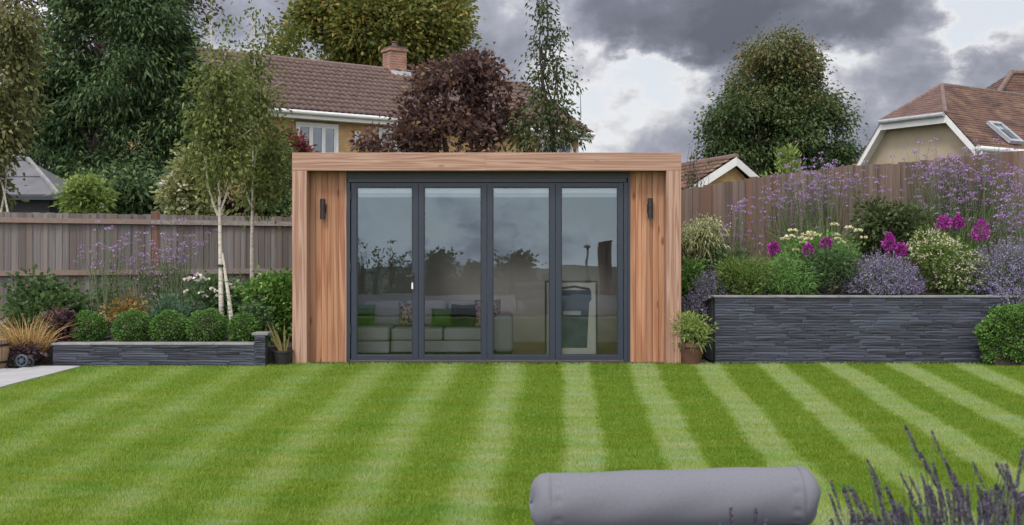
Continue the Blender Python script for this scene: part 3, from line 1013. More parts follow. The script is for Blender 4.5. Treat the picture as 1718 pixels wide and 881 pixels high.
# plastered inner faces beside the doors
MB().box(XA + 0.1205, XA + 0.135, YC + 0.1, YBACK - 0.1215, 0.041, ZS - 0.021).build('inner_wall', M['room'], gr)
MB().box(XB - 0.135, XB - 0.1205, YC + 0.1, YBACK - 0.1215, 0.041, ZS - 0.021).build('inner_wall', M['room'], gr)
MB().box(XA + 0.1351, DX0, YC + 0.06, YC + 0.09, 0.0, ZS - 0.021).build('inner_wall', M['room'], gr)
MB().box(DX1, XB - 0.1351, YC + 0.06, YC + 0.09, 0.0, ZS - 0.021).build('inner_wall', M['room'], gr)
# cladding boards either side of the doors
for x0, x1 in ((XA + PW + 0.001, DX0 - 0.008), (DX1 + 0.008, XB - PW - 0.001)):
    nb = 6
    wd = (x1 - x0) / nb
    for k in range(nb):
        yk = YC + 0.01 + random.uniform(0, 0.0015)
        MB().box(x0 + k * wd + 0.0014, x0 + (k + 1) * wd - 0.0014, yk, yk + 0.022, 0.012, ZS).build('cladding_board', M['cedar_board'], gr, bevel=0.0015)
    MB().box(x0, x1, YC + 0.037, YC + 0.055, 0, ZS).build('backing_board', M['cedar_v'], gr)
for x0, x1 in ((DX0 - 0.007, DX0 + 0.016), (DX1 - 0.016, DX1 + 0.007)):
    MB().box(x0, x1, YC - 0.004, YC + 0.03, 0.0, ZS - 0.001).build('door_trim', M['cedar_v'] if x0 < 0 else M['alu'], gr)

# folding doors
fx0, fx1 = PX(583, YC), PX(1051, YC)
zh0, zh1 = PZ(299, YC), ZS - 0.002
MB().box(DX0 + 0.017, DX1 - 0.017, YC + 0.012, YC + 0.09, zh0 + 0.001, zh1).build('head_track', M['alu_track'], gr)
MB().box(fx0, fx1, YC + 0.004, YC + 0.088, zh0 - 0.05, zh0).build('frame_head', M['alu'], gr, bevel=0.003)
MB().box(DX0 + 0.017, fx0 + 0.03, YC + 0.004, YC + 0.088, 0.0, zh0 - 0.051).build('frame_jamb', M['alu'], gr, bevel=0.003)
MB().box(fx1 - 0.03, DX1 - 0.017, YC + 0.004, YC + 0.088, 0.0, zh0 - 0.051).build('frame_jamb', M['alu'], gr, bevel=0.003)
MB().box(fx0 + 0.031, fx1 - 0.031, YC - 0.01, YC + 0.088, 0.0, 0.03).build('door_sill', M['alu_track'], gr, bevel=0.003)
xe = [PX(p, YC) for p in (588.5, 701.5, 817, 932, 1046.5)]
zt, zb = zh0 - 0.054, 0.034
st, tr_, br_ = 0.066, 0.052, 0.058
for k in range(4):
    x0, x1 = xe[k] + 0.002, xe[k + 1] - 0.002
    y0, y1 = YC + 0.016, YC + 0.078
    f = MB().box(x0, x0 + st, y0, y1, zb, zt).box(x1 - st, x1, y0, y1, zb, zt)
    f.box(x0 + st, x1 - st, y0 + 0.0005, y1 - 0.0005, zt - tr_, zt).box(x0 + st, x1 - st, y0 + 0.0005, y1 - 0.0005, zb, zb + br_)
    leaf = f.build('door_leaf', M['alu'], gr, bevel=0.003)
    bd = MB()
    gx0, gx1, gz0, gz1 = x0 + st, x1 - st, zb + br_, zt - tr_
    for a in ((gx0, gx0 + 0.01, gz0, gz1), (gx1 - 0.01, gx1, gz0, gz1), (gx0 + 0.0101, gx1 - 0.0101, gz1 - 0.01, gz1), (gx0 + 0.0101, gx1 - 0.0101, gz0, gz0 + 0.01)):
        bd.box(a[0], a[1], YC + 0.024, YC + 0.04, a[2], a[3])
    bd.build('glazing_bead', M['black'], leaf)
    MB().add([(gx0, YC + 0.041, gz0), (gx1, YC + 0.041, gz0), (gx1, YC + 0.041, gz1), (gx0, YC + 0.041, gz1)], [(0, 1, 2, 3)]).build('pane', M['glass'], leaf)
    bl = MB().box(gx0 + 0.004, gx1 - 0.004, YC + 0.05, YC + 0.075, gz1 - 0.075, gz1 - 0.002)
    for q in range(4):
        bl.box(gx0 + 0.006, gx1 - 0.006, YC + 0.055, YC + 0.06, gz1 - 0.088 - q * 0.010, gz1 - 0.081 - q * 0.010)
    bl.build('blind', M['blind'], leaf)
    if k == 0:
        hx, hz = PX(692, YC), PZ(463, YC)
        hb = MB().box(hx - 0.015, hx + 0.015, y0 - 0.012, y0, hz - 0.14, hz + 0.05)
        hb.tube([(hx, y0 - 0.012, hz), (hx, y0 - 0.055, hz)], 0.010, 10).bar((hx + 0.01, y0 - 0.055, hz), (hx - 0.075, y0 - 0.055, hz - 0.006), 0.016, 0.022)
        hb.build('handle', M['black'], leaf, bevel=0.003)
        kb = MB().tube([(hx, y0 - 0.012, hz - 0.085), (hx, y0 - 0.035, hz - 0.085)], 0.008, 10).box(hx - 0.010, hx + 0.010, y0 - 0.040, y0 - 0.034, hz - 0.155, hz - 0.09)
        kb.build('key_tag', M['offwhite'], leaf)
    if k in (0, 3):
        hg = MB()
        hxx = x0 - 0.004 if k == 0 else x1 + 0.004
        for zz in (0.35, 1.1, 1.95):
            hg.tube([(hxx, y0 - 0.006, zz), (hxx, y0 - 0.006, zz + 0.1)], 0.009, 8)
        hg.build('hinge', M['black'], leaf)


def wall_lamp(px, py0, py1, label):
    y = YC + 0.014
    x, z0, z1 = PX(px, y), PZ(py1, y), PZ(py0, y)
    t = thing('wall_lamp', label, 'wall lamp', (x, y - 0.05, (z0 + z1) / 2), 'black up and down wall lamps')
    yc = y - 0.062
    r = 0.031
    prof = [(r * 0.86, 0), (r, 0.004), (r, (z1 - z0) * 0.47), (r * 0.86, (z1 - z0) * 0.48), (r * 0.86, (z1 - z0) * 0.52), (r, (z1 - z0) * 0.53), (r, z1 - z0 - 0.004), (r * 0.86, z1 - z0)]
    MB().lathe((x, yc, z0), prof, 20).build('lamp_body', M['black'], t)
    MB().box(x - 0.035, x + 0.035, y - 0.018, y - 0.001, (z0 + z1) / 2 - 0.05, (z0 + z1) / 2 + 0.05).box(x - 0.012, x + 0.012, y - 0.034, y - 0.018, (z0 + z1) / 2 - 0.03, (z0 + z1) / 2 + 0.03).build('wall_bracket', M['black'], t, bevel=0.004)
    for zz in (z0 - 0.002, z1 + 0.0005):
        MB().lathe((x, yc, zz), [(r * 0.7, 0), (r * 0.7, 0.0015)], 16).build('lens', M['win'], t)


wall_lamp(543, 334, 368, 'black cylinder wall lamp on the cladding left of the folding doors')
wall_lamp(1090, 333, 367, 'black cylinder wall lamp on the cladding right of the folding doors')

# ------------------------------------------------------------------ inside the garden room


def soft_box(x0, x1, y0, y1, z0, z1, rad=0.05, puff=0.0):
    """upholstery block with rounded edges"""
    import bmesh
    bm = bmesh.new()
    bmesh.ops.create_cube(bm, size=1.0)
    for v in bm.verts:
        v.co = Vector((x0 + (v.co.x + .5) * (x1 - x0), y0 + (v.co.y + .5) * (y1 - y0), z0 + (v.co.z + .5) * (z1 - z0)))
    bmesh.ops.bevel(bm, geom=list(bm.edges), offset=min(rad, 0.45 * min(x1 - x0, y1 - y0, z1 - z0)), segments=4, profile=0.6, affect='EDGES')
    mb = MB()
    mb.v = [v.co.copy() for v in bm.verts]
    for i, v in enumerate(bm.verts):
        v.index = i
    mb.f = [[v.index for v in f.verts] for f in bm.faces]
    bm.free()
    return mb


def cushion_mb(c, w, h, th, rx, rz, n=10):
    """a plump square scatter cushion"""
    mb = MB()
    rot = Matrix.Rotation(rz, 3, 'Z') @ Matrix.Rotation(rx, 3, 'X')
    c = Vector(c)
    for s in (-1, 1):
        k = len(mb.v)
        for i in range(n + 1):
            for j in range(n + 1):
                a, b = i / n * 2 - 1, j / n * 2 - 1
                e = max(0.0, (1 - a ** 4)) ** 0.6 * max(0.0, (1 - b ** 4)) ** 0.6
                pin = 1 - 0.08 * (1 - abs(a)) * (abs(b) > 0.99) - 0.08 * (1 - abs(b)) * (abs(a) > 0.99)
                mb.v.append(c + rot @ Vector((a * w / 2 * pin, s * th / 2 * e, b * h / 2 * pin)))
        for i in range(n):
            for j in range(n):
                q = [k + i * (n + 1) + j, k + (i + 1) * (n + 1) + j, k + (i + 1) * (n + 1) + j + 1, k + i * (n + 1) + j + 1]
                mb.f.append(q if s < 0 else q[::-1])
    return mb


YS = 13.72
sx = lambda p: PX(p, YS)
sofa = thing('corner_sofa', 'grey fabric corner sofa inside the garden room behind the glass doors', 'sofa', (sx(735), YS + 0.4, 0.04))
for x0, x1, y0 in ((sx(655), sx(742), YS), (sx(743), sx(826), YS)):
    soft_box(x0 + 0.004, x1, y0 + 0.01, YS + 0.62, 0.225, 0.375, 0.04).build('seat_cushion', M['sofa'], sofa, smooth=True)
soft_box(sx(598), sx(654), YS - 0.1, YS + 0.62, 0.225, 0.40, 0.05).build('seat_cushion', M['sofa'], sofa, smooth=True)
soft_box(sx(598), sx(654), YS - 0.09, YS + 0.9, 0.08, 0.222, 0.02).build('sofa_base', M['sofa'], sofa, smooth=True)
soft_box(sx(655), sx(827), YS + 0.02, YS + 0.9, 0.08, 0.222, 0.02).build('sofa_base', M['sofa'], sofa, smooth=True)
soft_box(sx(598), sx(827), YS + 0.66, YS + 0.9, 0.225, 0.66, 0.06).build('backrest', M['sofa'], sofa, smooth=True)
for x0, x1 in ((sx(600), sx(670)), (sx(672), sx(746)), (sx(748), sx(824))):
    soft_box(x0, x1, YS + 0.45, YS + 0.64, 0.38, 0.70, 0.07).build('back_cushion', M['sofa'], sofa, smooth=True)
soft_box(sx(828), sx(861), YS - 0.02, YS + 0.9, 0.08, 0.545, 0.08).build('armrest', M['sofa'], sofa, smooth=True)
for x in (600, 650, 740, 820, 856):
    MB().lathe((sx(x), YS + 0.06, 0.04), [(0.018, 0), (0.024, 0.045)], 10).build('foot', M['black'], sofa)
cush = [(611, 523, 0.28, 0.28, 'green_fab', 'lime green scatter cushion at the left end of the sofa', 13.98),
        (741, 538, 0.26, 0.23, 'green_fab', 'lime green scatter cushion beside the black one on the sofa', 14.0),
        (777, 534, 0.32, 0.28, 'black_fab', 'black scatter cushion on the sofa seat', 14.02),
        (819, 523, 0.34, 0.34, 'pattern_fab', 'patterned red and cream scatter cushion against the sofa armrest', 14.03),
        (690, 530, 0.32, 0.30, 'pattern_fab', 'dark patterned scatter cushion propped in the middle of the sofa', 14.12)]
for i, (px, py, w, h, mk, lb, y) in enumerate(cush):
    c = P(px, py, y)
    c.z = 0.385 + h * 0.5
    o = cushion_mb(c, w, h, 0.13, R(-14), R((-8, 6, -10, 12, 3)[i])).build('scatter_cushion', M[mk], None, c, smooth=True)
    tag(o, lb, 'cushion', 'cushions on the sofa')

YP = 13.37
fr = thing('framed_picture', 'tall black framed picture of a slate coloured bucket leaning inside the right door', 'picture', (PX(959, YP), YP, 0.04))
px0, px1, pz0, pz1 = PX(914, YP), PX(1003, YP), 0.042, PZ(471, YP)
lean = 0.05
def tilt(mb):
    for v in mb.v:
        v.y += (v.z - pz0) * lean
    return mb
fb = MB().box(px0, px0 + 0.022, YP, YP + 0.03, pz0, pz1).box(px1 - 0.022, px1, YP, YP + 0.03, pz0, pz1)
fb.box(px0 + 0.022, px1 - 0.022, YP + 0.001, YP + 0.029, pz1 - 0.022, pz1).box(px0 + 0.022, px1 - 0.022, YP + 0.001, YP + 0.029, pz0, pz0 + 0.022)
tilt(fb).build('frame', M['black'], fr)
tilt(MB().box(px0 + 0.0225, px1 - 0.0225, YP + 0.012, YP + 0.02, pz0 + 0.0225, pz1 - 0.0225)).build('mount', M['mount'], fr)
yq = YP + 0.009
def pp(px, py):
    return (PX(px, YP), yq, PZ(py, YP))
tilt(MB().prism([pp(936, 487), pp(992, 487), pp(993, 503), pp(989, 508), pp(985, 584), pp(936, 584)], (0, 0.003, 0))).build('printed_bucket', M['print_slate'], fr)
tilt(MB().prism([pp(945, 522), pp(975, 522), pp(975, 529), pp(945, 529)], (0, -0.001, 0))).build('printed_band', M['print_band'], fr)
tilt(MB().prism([pp(940, 482), pp(965, 479), pp(990, 484), pp(990, 487.5), pp(965, 483), pp(940, 486)], (0, 0.0025, 0))).build('printed_rim', M['black'], fr)
gb = MB()
for k in range(9):
    x = 946 + k * 5 + (k * 37 % 5) * 0.4
    gb.prism([pp(x, 606), pp(x + 2, 606), pp(x + 1.3, 597 + (k * 53 % 4))], (0, 0.002, 0))
tilt(gb).build('printed_grass', M['print_slate'], fr)

# ------------------------------------------------------------------ fences
board_me = MB().add([(-0.056, 0.0, 0), (0.056, -0.013, 0), (0.056, 0.006, 0), (-0.056, 0.006, 0), (-0.056, 0.0, 1), (0.056, -0.013, 1), (0.056, 0.006, 1), (-0.056, 0.006, 1)],
                    [(0, 3, 2, 1), (4, 5, 6, 7), (0, 1, 5, 4), (1, 2, 6, 5), (2, 3, 7, 6), (3, 0, 4, 7)]).mesh('fence_board', M['fence_l'])
board_me_r = board_me.copy()
board_me_r.materials[0] = M['fence_r']


def fl(px):      # left fence line: a little farther away towards the right
    Y = 15.5 + (px - 0) / 490 * 2.1
    return PX(px, Y), Y


A, B = Vector((*fl(-60), 0)), Vector((*fl(520), 0))
flen = (B - A).length
fd = (B - A).normalized()
fang = math.atan2(fd.y, fd.x)
fn = Vector((fd.y, -fd.x, 0))     # towards the viewer
fe = thing('wooden_fence', 'weathered grey featheredge board fence behind the left bed', 'fence', (A + B) / 2)
nb = int(flen / 0.094)
for k in range(nb):
    p = A + fd * (k + 0.5) * flen / nb
    ztop = 1.885 + random.uniform(-0.006, 0.006)
    piece('fence_board', board_me, fe, (p.x, p.y, 0.05), (R(random.uniform(-.3, .3)), R(random.uniform(-.25, .25)), fang), (flen / nb / 0.094 * 0.98, 1, ztop - 0.05))
for zz in (1.775, 1.03, 0.35):
    q = A + fn * 0.028
    for s0, s1 in ((0.0, 0.5), (0.5, 1.0)):
        a, b = q + fd * flen * s0 + Vector((0, 0, zz)), q + fd * (flen * s1 - 0.003) + Vector((0, 0, zz))
        MB().prism([a + Vector((0, 0, 0.036)) - fn * 0.012, a + fn * 0.02 + Vector((0, 0, 0.034)), a + fn * 0.03 + Vector((0, 0, -0.036)), a - fn * 0.012 + Vector((0, 0, -0.036))], b - a).build('rail', M['fence_rail'], fe)
for px in (258, -40):
    x, y = fl(px)
    c = Vector((x, y, 0)) + fn * 0.075
    pb = MB().bar(c, c + Vector((0, 0, 1.93)), 0.105, 0.07, up=tuple(fn))
    pb.build('fence_post', M['post'], fe, bevel=0.006)


def fr_line(px):
    Y = 17.0 - (px - 1140) / 580 * 1.6
    return PX(px, Y), Y


tops = [(1130, 320), (1150, 318), (1270, 297), (1330, 290), (1430, 278), (1500, 275), (1560, 268), (1718, 253), (1800, 246)]
A, B = Vector((*fr_line(1128), 0)), Vector((*fr_line(1790), 0))
flen = (B - A).length
fd = (B - A).normalized()
fang = math.atan2(fd.y, fd.x)
fn = Vector((fd.y, -fd.x, 0))
fe2 = thing('wooden_fence', 'tall brown board fence climbing behind the raised flower bed on the right', 'fence', (A + B) / 2)
nb = int(flen / 0.098)
for k in range(nb):
    p = A + fd * (k + 0.5) * flen / nb
    px = CX + p.x / p.y * F
    ztop = PZ(np.interp(px, [t[0] for t in tops], [t[1] for t in tops]), p.y) + random.uniform(-0.012, 0.012)
    piece('fence_board', board_me_r, fe2, (p.x, p.y, 0.3), (R(random.uniform(-.4, .4)), R(random.uniform(-.35, .35)), fang), (flen / nb / 0.098 * 1.08, 1, ztop - 0.3))
for zz in (0.7, 1.45, 2.05):
    a, b = A - fn * 0.04, B - fn * 0.04
    MB().bar(a + Vector((0, 0, zz)), b + Vector((0, 0, zz + 0.45)), 0.05, 0.08).build('rail', M['fence_r'], fe2)
for t in (0.05, 0.35, 0.65, 0.95):
    c = A.lerp(B, t) - fn * 0.11
    MB().bar(c, c + Vector((0, 0, 2.1 + 0.4 * t)), 0.1, 0.08, up=tuple(fn)).build('fence_post', M['post'], fe2)

# ------------------------------------------------------------------ houses


def tile_slope(bl, br, tr, tl, rows, cols, thick=0.03, amp=0.03, sub=4):
    """courses of tiles on a sloping quad: each course laps the one below, each tile has its roll"""
    bl, br, tr, tl = (np.array(p, float) for p in (bl, br, tr, tl))
    n = np.cross(br - bl, tl - bl)
    n = n / np.linalg.norm(n)
    if n[2] < 0:
        n = -n
    ns = cols * sub
    s = np.linspace(0, 1, ns + 1)
    wave = amp * np.abs(np.sin(math.pi * s * cols)) if amp else np.zeros(ns + 1)
    verts, quads = [], []
    for r in range(rows):
        t0, t1 = r / rows, min(1.0, (r + 1.12) / rows)
        jit = rng.normal(0, 0.0025, cols + 1).repeat(sub)[:ns + 1]
        for t, h in ((t0, 0.0), (t0, thick), (t1, 0.004)):
            base = (bl + (tl - bl) * t)[None] + ((br + (tr - br) * t) - (bl + (tl - bl) * t))[None] * s[:, None]
            verts.append(base + n[None] * (h + wave + (jit if h else 0))[:, None])
        k = r * 3 * (ns + 1)
        i = np.arange(ns)[:, None]
        quads.append(k + i + np.array([[0, 1, ns + 2, ns + 1]]))
        quads.append(k + ns + 1 + i + np.array([[0, 1, ns + 2, ns + 1]]))
    return np.concatenate(verts), np.concatenate(quads)


def add_tiles(parent, name, m, *args, **kw):
    v, q = tile_slope(*args, **kw)
    o = link(name, mesh_np(name, v - np.array(WL[parent.name]), [q], m), parent)
    o['kind'] = 'stuff'
    return o


# --- house behind the garden room
E0 = Vector((PX(475, 28.3), 28.3, 0))
hu = Vector((8.34, 5.7, 0)).normalized()
hb_ = Vector((-hu.y, hu.x, 0))
hf = -hb_
ZE, ZRG = 5.0, 6.9
s0, s1 = -3.4, 10.1
h1 = thing('brick_house', 'yellow brick house with brown tiled roof and chimney behind the garden room', 'house', E0 + hu * 4 + hb_ * 3.5)
up = Vector((0, 0, 1))
w0 = E0 + hb_ * 0.35
MB().prism([w0 + hu * (s0 + .3), w0 + hu * (s1 - .3), w0 + hu * (s1 - .3) + hb_ * 6.3, w0 + hu * (s0 + .3) + hb_ * 6.3], up * (ZE - 0.12)).build('wall', M['brick_y'], h1)
for s in (s0 + .3, s1 - .55):
    a = w0 + hu * s + up * (ZE - .12)
    MB().prism([a, a + hb_ * 6.3, a + hb_ * 3.15 + up * 1.75], hu * 0.25).build('gable_wall', M['brick_y'], h1)
eb, et = E0 + up * ZE, E0 + hb_ * 3.5 + up * ZRG
add_tiles(h1, 'roof_tiles', M['roof_brown'], eb + hu * s0, eb + hu * s1, et + hu * s1, et + hu * s0, 12, 76, thick=0.045, amp=0.05)
e2 = E0 + hb_ * 7.0 + up * ZE
MB().prism([e2 + hu * s0, e2 + hu * s1, et + hu * s1 - up * 0.03, et + hu * s0 - up * 0.03], (0, 0, -0.05)).build('rear_roof', M['roof_brown'], h1)
for k in range(30):
    a, b = s0 + k * 0.45, s0 + (k + 1) * 0.45
    MB().tube([et + hu * (a + .004) + up * 0.0, et + hu * (b - .004)], 0.11, 8).build('ridge_tile', M['ridge'], h1)
MB().prism([eb + hu * s0 + up * -0.03 + hf * 0.0, eb + hu * s0 - up * .2, eb + hu * s0 + hb_ * 0.03 - up * .2, eb + hu * s0 + hb_ * 0.03 - up * .03], hu * (s1 - s0)).build('fascia', M['white'], h1)
MB().prism([eb + hu * s0 + hb_ * 0.03 - up * .195, eb + hu * s0 + hb_ * 0.36 - up * .195, eb + hu * s0 + hb_ * 0.36 - up * .175, eb + hu * s0 + hb_ * 0.03 - up * .175], hu * (s1 - s0)).build('soffit', M['white'], h1)
MB().tube([eb + hu * s0 + hf * 0.06 - up * .05, eb + hu * s1 + hf * 0.06 - up * .05], 0.055, 10).build('gutter', M['white'], h1)
MB().tube([eb + hu * (s1 - .4) + hf * 0.03 - up * .1, eb + hu * (s1 - .4) + hb_ * 0.29 - up * .45, E0 + hu * (s1 - .4) + hb_ * .29], 0.035, 8).build('downpipe', M['white'], h1)
for s in (s0, s1 - 0.001):
    MB().prism([eb + hu * s - up * .18, eb + hu * s - up * .01, et + hu * s - up * .01, et + hu * s - up * .2], hu * 0.03).build('bargeboard', M['white'], h1)
    MB().prism([e2 + hu * s - up * .18, e2 + hu * s - up * .01, et + hu * s - up * .01, et + hu * s - up * .2], hu * 0.03).build('bargeboard', M['white'], h1)


def s_at(px):      # distance along the house front whose wall face is seen at px
    k = (px - CX) / F
    return (k * w0.y - w0.x) / (hu.x - k * hu.y)


def house_window(sa, sb, z0, z1, nl, curtain=True):
    o = w0 + hf * 0.012
    f = MB()
    def bx(a, b, c, d, y0=0.0, y1=0.06):
        f.prism([o + hu * a + up * c - hf * y0 * 0, o + hu * b + up * c, o + hu * b + up * d, o + hu * a + up * d], hf * y1)
    bx(sa, sa + .07, z0, z1); bx(sb - .07, sb, z0, z1); bx(sa + .071, sb - .071, z1 - .07, z1); bx(sa + .071, sb - .071, z0, z0 + .07)
    wfr = f.build('window', M['white'], h1)
    step = (sb - sa - .14) / nl
    for i in range(nl):
        a, b = sa + .07 + i * step, sa + .07 + (i + 1) * step
        g = MB()
        g.prism([o + hu * (a + .002) + up * (z0 + .072), o + hu * (a + .05) + up * (z0 + .072), o + hu * (a + .05) + up * (z1 - .072), o + hu * (a + .002) + up * (z1 - .072)], hf * .05)
        g.prism([o + hu * (b - .05) + up * (z0 + .072), o + hu * (b - .002) + up * (z0 + .072), o + hu * (b - .002) + up * (z1 - .072), o + hu * (b - .05) + up * (z1 - .072)], hf * .05)
        g.prism([o + hu * (a + .051) + up * (z1 - .122), o + hu * (b - .051) + up * (z1 - .122), o + hu * (b - .051) + up * (z1 - .072), o + hu * (a + .051) + up * (z1 - .072)], hf * .05)
        g.build('sash', M['white'], wfr)
        q = [o + hu * (a + .05) + up * (z0 + .07) + hf * .03, o + hu * (b - .05) + up * (z0 + .07) + hf * .03, o + hu * (b - .05) + up * (z1 - .12) + hf * .03, o + hu * (a + .05) + up * (z1 - .12) + hf * .03]
        MB().add(q, [(0, 1, 2, 3)]).build('pane', M['win'], wfr)
    MB().add([o + hu * (sa + .07) + up * (z0 + .07) + hf * .005, o + hu * (sb - .07) + up * (z0 + .07) + hf * .005, o + hu * (sb - .07) + up * (z1 - .07) + hf * .005, o + hu * (sa + .07) + up * (z1 - .07) + hf * .005], [(0, 1, 2, 3)]).build('curtain', M['curtain'], wfr)
    f2 = MB().prism([o + hu * (sa - .05) + up * (z0 - .06), o + hu * (sb + .05) + up * (z0 - .06), o + hu * (sb + .05) + up * (z0 - .001), o + hu * (sa - .05) + up * (z0 - .001)], hf * .12)
    f2.build('sill', M['white'], wfr)


house_window(s_at(495), s_at(566), 3.45, 4.74, 3)
house_window(s_at(632), s_at(690), 3.45, 4.74, 2)
house_window(s_at(905), s_at(960), 3.45, 4.74, 2)
ab = thing('alarm_box', 'small cream alarm box on the yellow brick wall under the eaves', 'alarm box', w0 + hu * s_at(598) + up * 4.35)
o = w0 + hf * 0.001
sa, sb = s_at(593), s_at(603)
MB().prism([o + hu * sa + up * 4.27, o + hu * sb + up * 4.27, o + hu * sb + up * 4.60, o + hu * sa + up * 4.60], hf * .08).build('case', M['offwhite'], ab, bevel=0.015)
MB().prism([o + hf * .081 + hu * (sa + .03) + up * 4.31, o + hf * .081 + hu * (sb - .03) + up * 4.31, o + hf * .081 + hu * (sb - .03) + up * 4.40, o + hf * .081 + hu * (sa + .03) + up * 4.40], hf * .01).build('lamp_lens', M['lead'], ab)
# chimney, a part of the house
sc_ = 5.1
cb = et + hu * sc_
hw = 0.27
q = [cb + hu * -hw + hf * hw, cb + hu * hw + hf * hw, cb + hu * hw + hb_ * hw, cb + hu * -hw + hb_ * hw]
ch = MB().prism([p - up * .35 for p in q], up * 0.95).build('chimney', M['brick_r'], h1)
def ringq(k, z, h):
    hh = hw + k
    return MB().prism([cb + hu * -hh + hf * hh + up * z, cb + hu * hh + hf * hh + up * z, cb + hu * hh + hb_ * hh + up * z, cb + hu * -hh + hb_ * hh + up * z], up * h)
ringq(0.04, 0.601, 0.07).build('chimney_course', M['brick_r'], ch)
ringq(0.0, 0.672, 0.07).build('chimney_cap', M['roof_brown'], ch)
MB().lathe(cb + up * .742, [(0.10, 0), (0.11, 0.04), (0.085, 0.06), (0.085, 0.14), (0.105, 0.15), (0.105, 0.18)], 14).build('chimney_pot', M['ridge'], ch)
fl_ = MB()
fl_.prism([cb + hu * -(hw + .01) + hf * (hw + .09) - up * .20, cb + hu * (hw + .12) + hf * (hw + .09) - up * .20, cb + hu * (hw + .12) + hf * (hw + .012) - up * .02, cb + hu * -(hw + .01) + hf * (hw + .012) - up * .02], hf * 0.02)
fl_.build('flashing', M['lead'], ch)

# --- small brick outbuilding right of the garden room
ap, lf, rf = P(1236, 262, 26), P(1150, 318, 25.6), P(1300, 318, 26.7)
bk = Vector((-.87, 2.6, 0)).normalized()
gg = thing('brick_outbuilding', 'small yellow brick gabled outbuilding with white bargeboards behind the right fence', 'outbuilding', ((lf.x + rf.x) / 2, 26.5, 0))
ins = bk * 0.22
apw, lfw, rfw = ap + ins - up * .16, lf + ins + (rf - lf) * 0.10, rf + ins - (rf - lf) * 0.1
MB().prism([lfw - up * lfw.z, rfw - up * rfw.z, rfw - up * .1, apw, lfw - up * .1], bk * 0.2).build('gable_wall', M['brick_y'], gg)
MB().prism([lfw - up * lfw.z + bk * .201, rfw - up * rfw.z + bk * .201, rfw - up * .25 + bk * .201, lfw - up * .25 + bk * .201], bk * 5.5).build('wall', M['brick_y'], gg)
add_tiles(gg, 'roof_tiles', M['roof_red'], lf + bk * 6, lf, ap, ap + bk * 6, 7, 26, thick=0.05, amp=0.035)
add_tiles(gg, 'roof_tiles', M['roof_red'], rf, rf + bk * 6, ap + bk * 6, ap, 7, 26, thick=0.05, amp=0.035)
for k in range(13):
    MB().tube([ap + bk * (k * .45 + .004), ap + bk * (k * .45 + .446)], 0.065, 8).build('ridge_tile', M['ridge'], gg)
for e in (lf, rf):
    MB().prism([e - up * .02, ap - up * .02, ap - up * .22, e - up * .22 + (ap - e) * 0.02], bk * 0.03).build('bargeboard', M['white'], gg)
    MB().prism([e - up * .07 + bk * .031, ap - up * .07 + bk * .031, ap + bk * .22 - up * .07, e + bk * .22 - up * .07], -up * .02).build('soffit', M['white'], gg)

# --- rendered bungalow on the right
RF = P(1636, 245, 22.0)
rr = Vector((.84, .54, 0)).normalized()
gd = Vector((-.54, .84, 0)).normalized()       # along the gable, to its far foot
LF = P(1431, 284, 24.5)
ZH = 1.3 + 2.87
HR = P(1586, 187, 22.56); HR.z = ZH
HL = P(1478, 205, 23.9); HL.z = ZH
R0 = P(1580, 142, 24.3)
h2 = thing('rendered_bungalow', 'cream rendered bungalow with a red tiled half hipped roof and a skylight', 'house', (10.5, 24.5, 0))
inn = rr * 0.28
def sh_(p, dz=0.0):
    return p + inn + up * dz
wall_pts = [sh_(RF + gd * .2, -.05), sh_(HR, -.13), sh_(HL, -.13), sh_(LF - gd * .0, -.05)]
lo = [Vector((wall_pts[3].x, wall_pts[3].y, 0)), Vector((wall_pts[0].x, wall_pts[0].y, 0))]
MB().prism([lo[1], wall_pts[0], wall_pts[1], wall_pts[2], wall_pts[3], lo[0]], rr * 0.25).build('gable_wall', M['render'], h2)
fw = RF + gd * .3 + rr * .531
MB().prism([Vector((fw.x, fw.y, 0)), Vector((fw.x, fw.y, 0)) + rr * 9, Vector((fw.x, fw.y, 0)) + rr * 9 + gd * 3.2, Vector((fw.x, fw.y, 0)) + gd * 3.2], up * (RF.z - .1)).build('wall', M['brick_y'], h2)
Rr = R0 + rr * 9
# the front slope: a rectangle part right of the hip and a triangle under the hip line, both in courses
m1 = RF + rr * (R0 - RF).dot(rr)
nrows = 26
add_tiles(h2, 'roof_tiles', M['roof_red'], m1, RF + rr * 9.6, Rr, R0, nrows, 60, thick=0.013, amp=0.006, sub=1)
vm = RF.lerp(HR, 1.0)
t_ = (HR.z - RF.z) / (R0.z - RF.z)
mh = m1.lerp(R0, t_)
k1 = max(2, int(nrows * t_))
add_tiles(h2, 'roof_tiles', M['roof_red'], RF, m1, mh, HR, k1, 5, thick=0.013, amp=0.006, sub=1)
add_tiles(h2, 'roof_tiles', M['roof_red'], HR, mh, R0, R0 - rr * 0.001, nrows - k1, 4, thick=0.013, amp=0.006, sub=1)
add_tiles(h2, 'roof_tiles', M['roof_hip'], HL - rr * .05, HR - rr * .05, R0, R0 + gd * .01, nrows - k1, 14, thick=0.013, amp=0.006, sub=1)
MB().prism([LF, HL, R0, Rr, LF + rr * 9], (0, 0, -0.06)).build('rear_roof', M['roof_hip'], h2)
for k in range(20):
    MB().tube([R0 + rr * (k * .45 + .004) - up * .02, R0 + rr * (k * .45 + .446) - up * .02], 0.06, 8).build('ridge_tile', M['ridge'], h2)
for e in (HL, HR):
    n_ = 5
    for k in range(n_):
        a, b = e.lerp(R0, k / n_), e.lerp(R0, (k + .985) / n_)
        MB().tube([a - up * .005, b - up * .005], 0.05, 8).build('hip_tile', M['ridge'], h2)
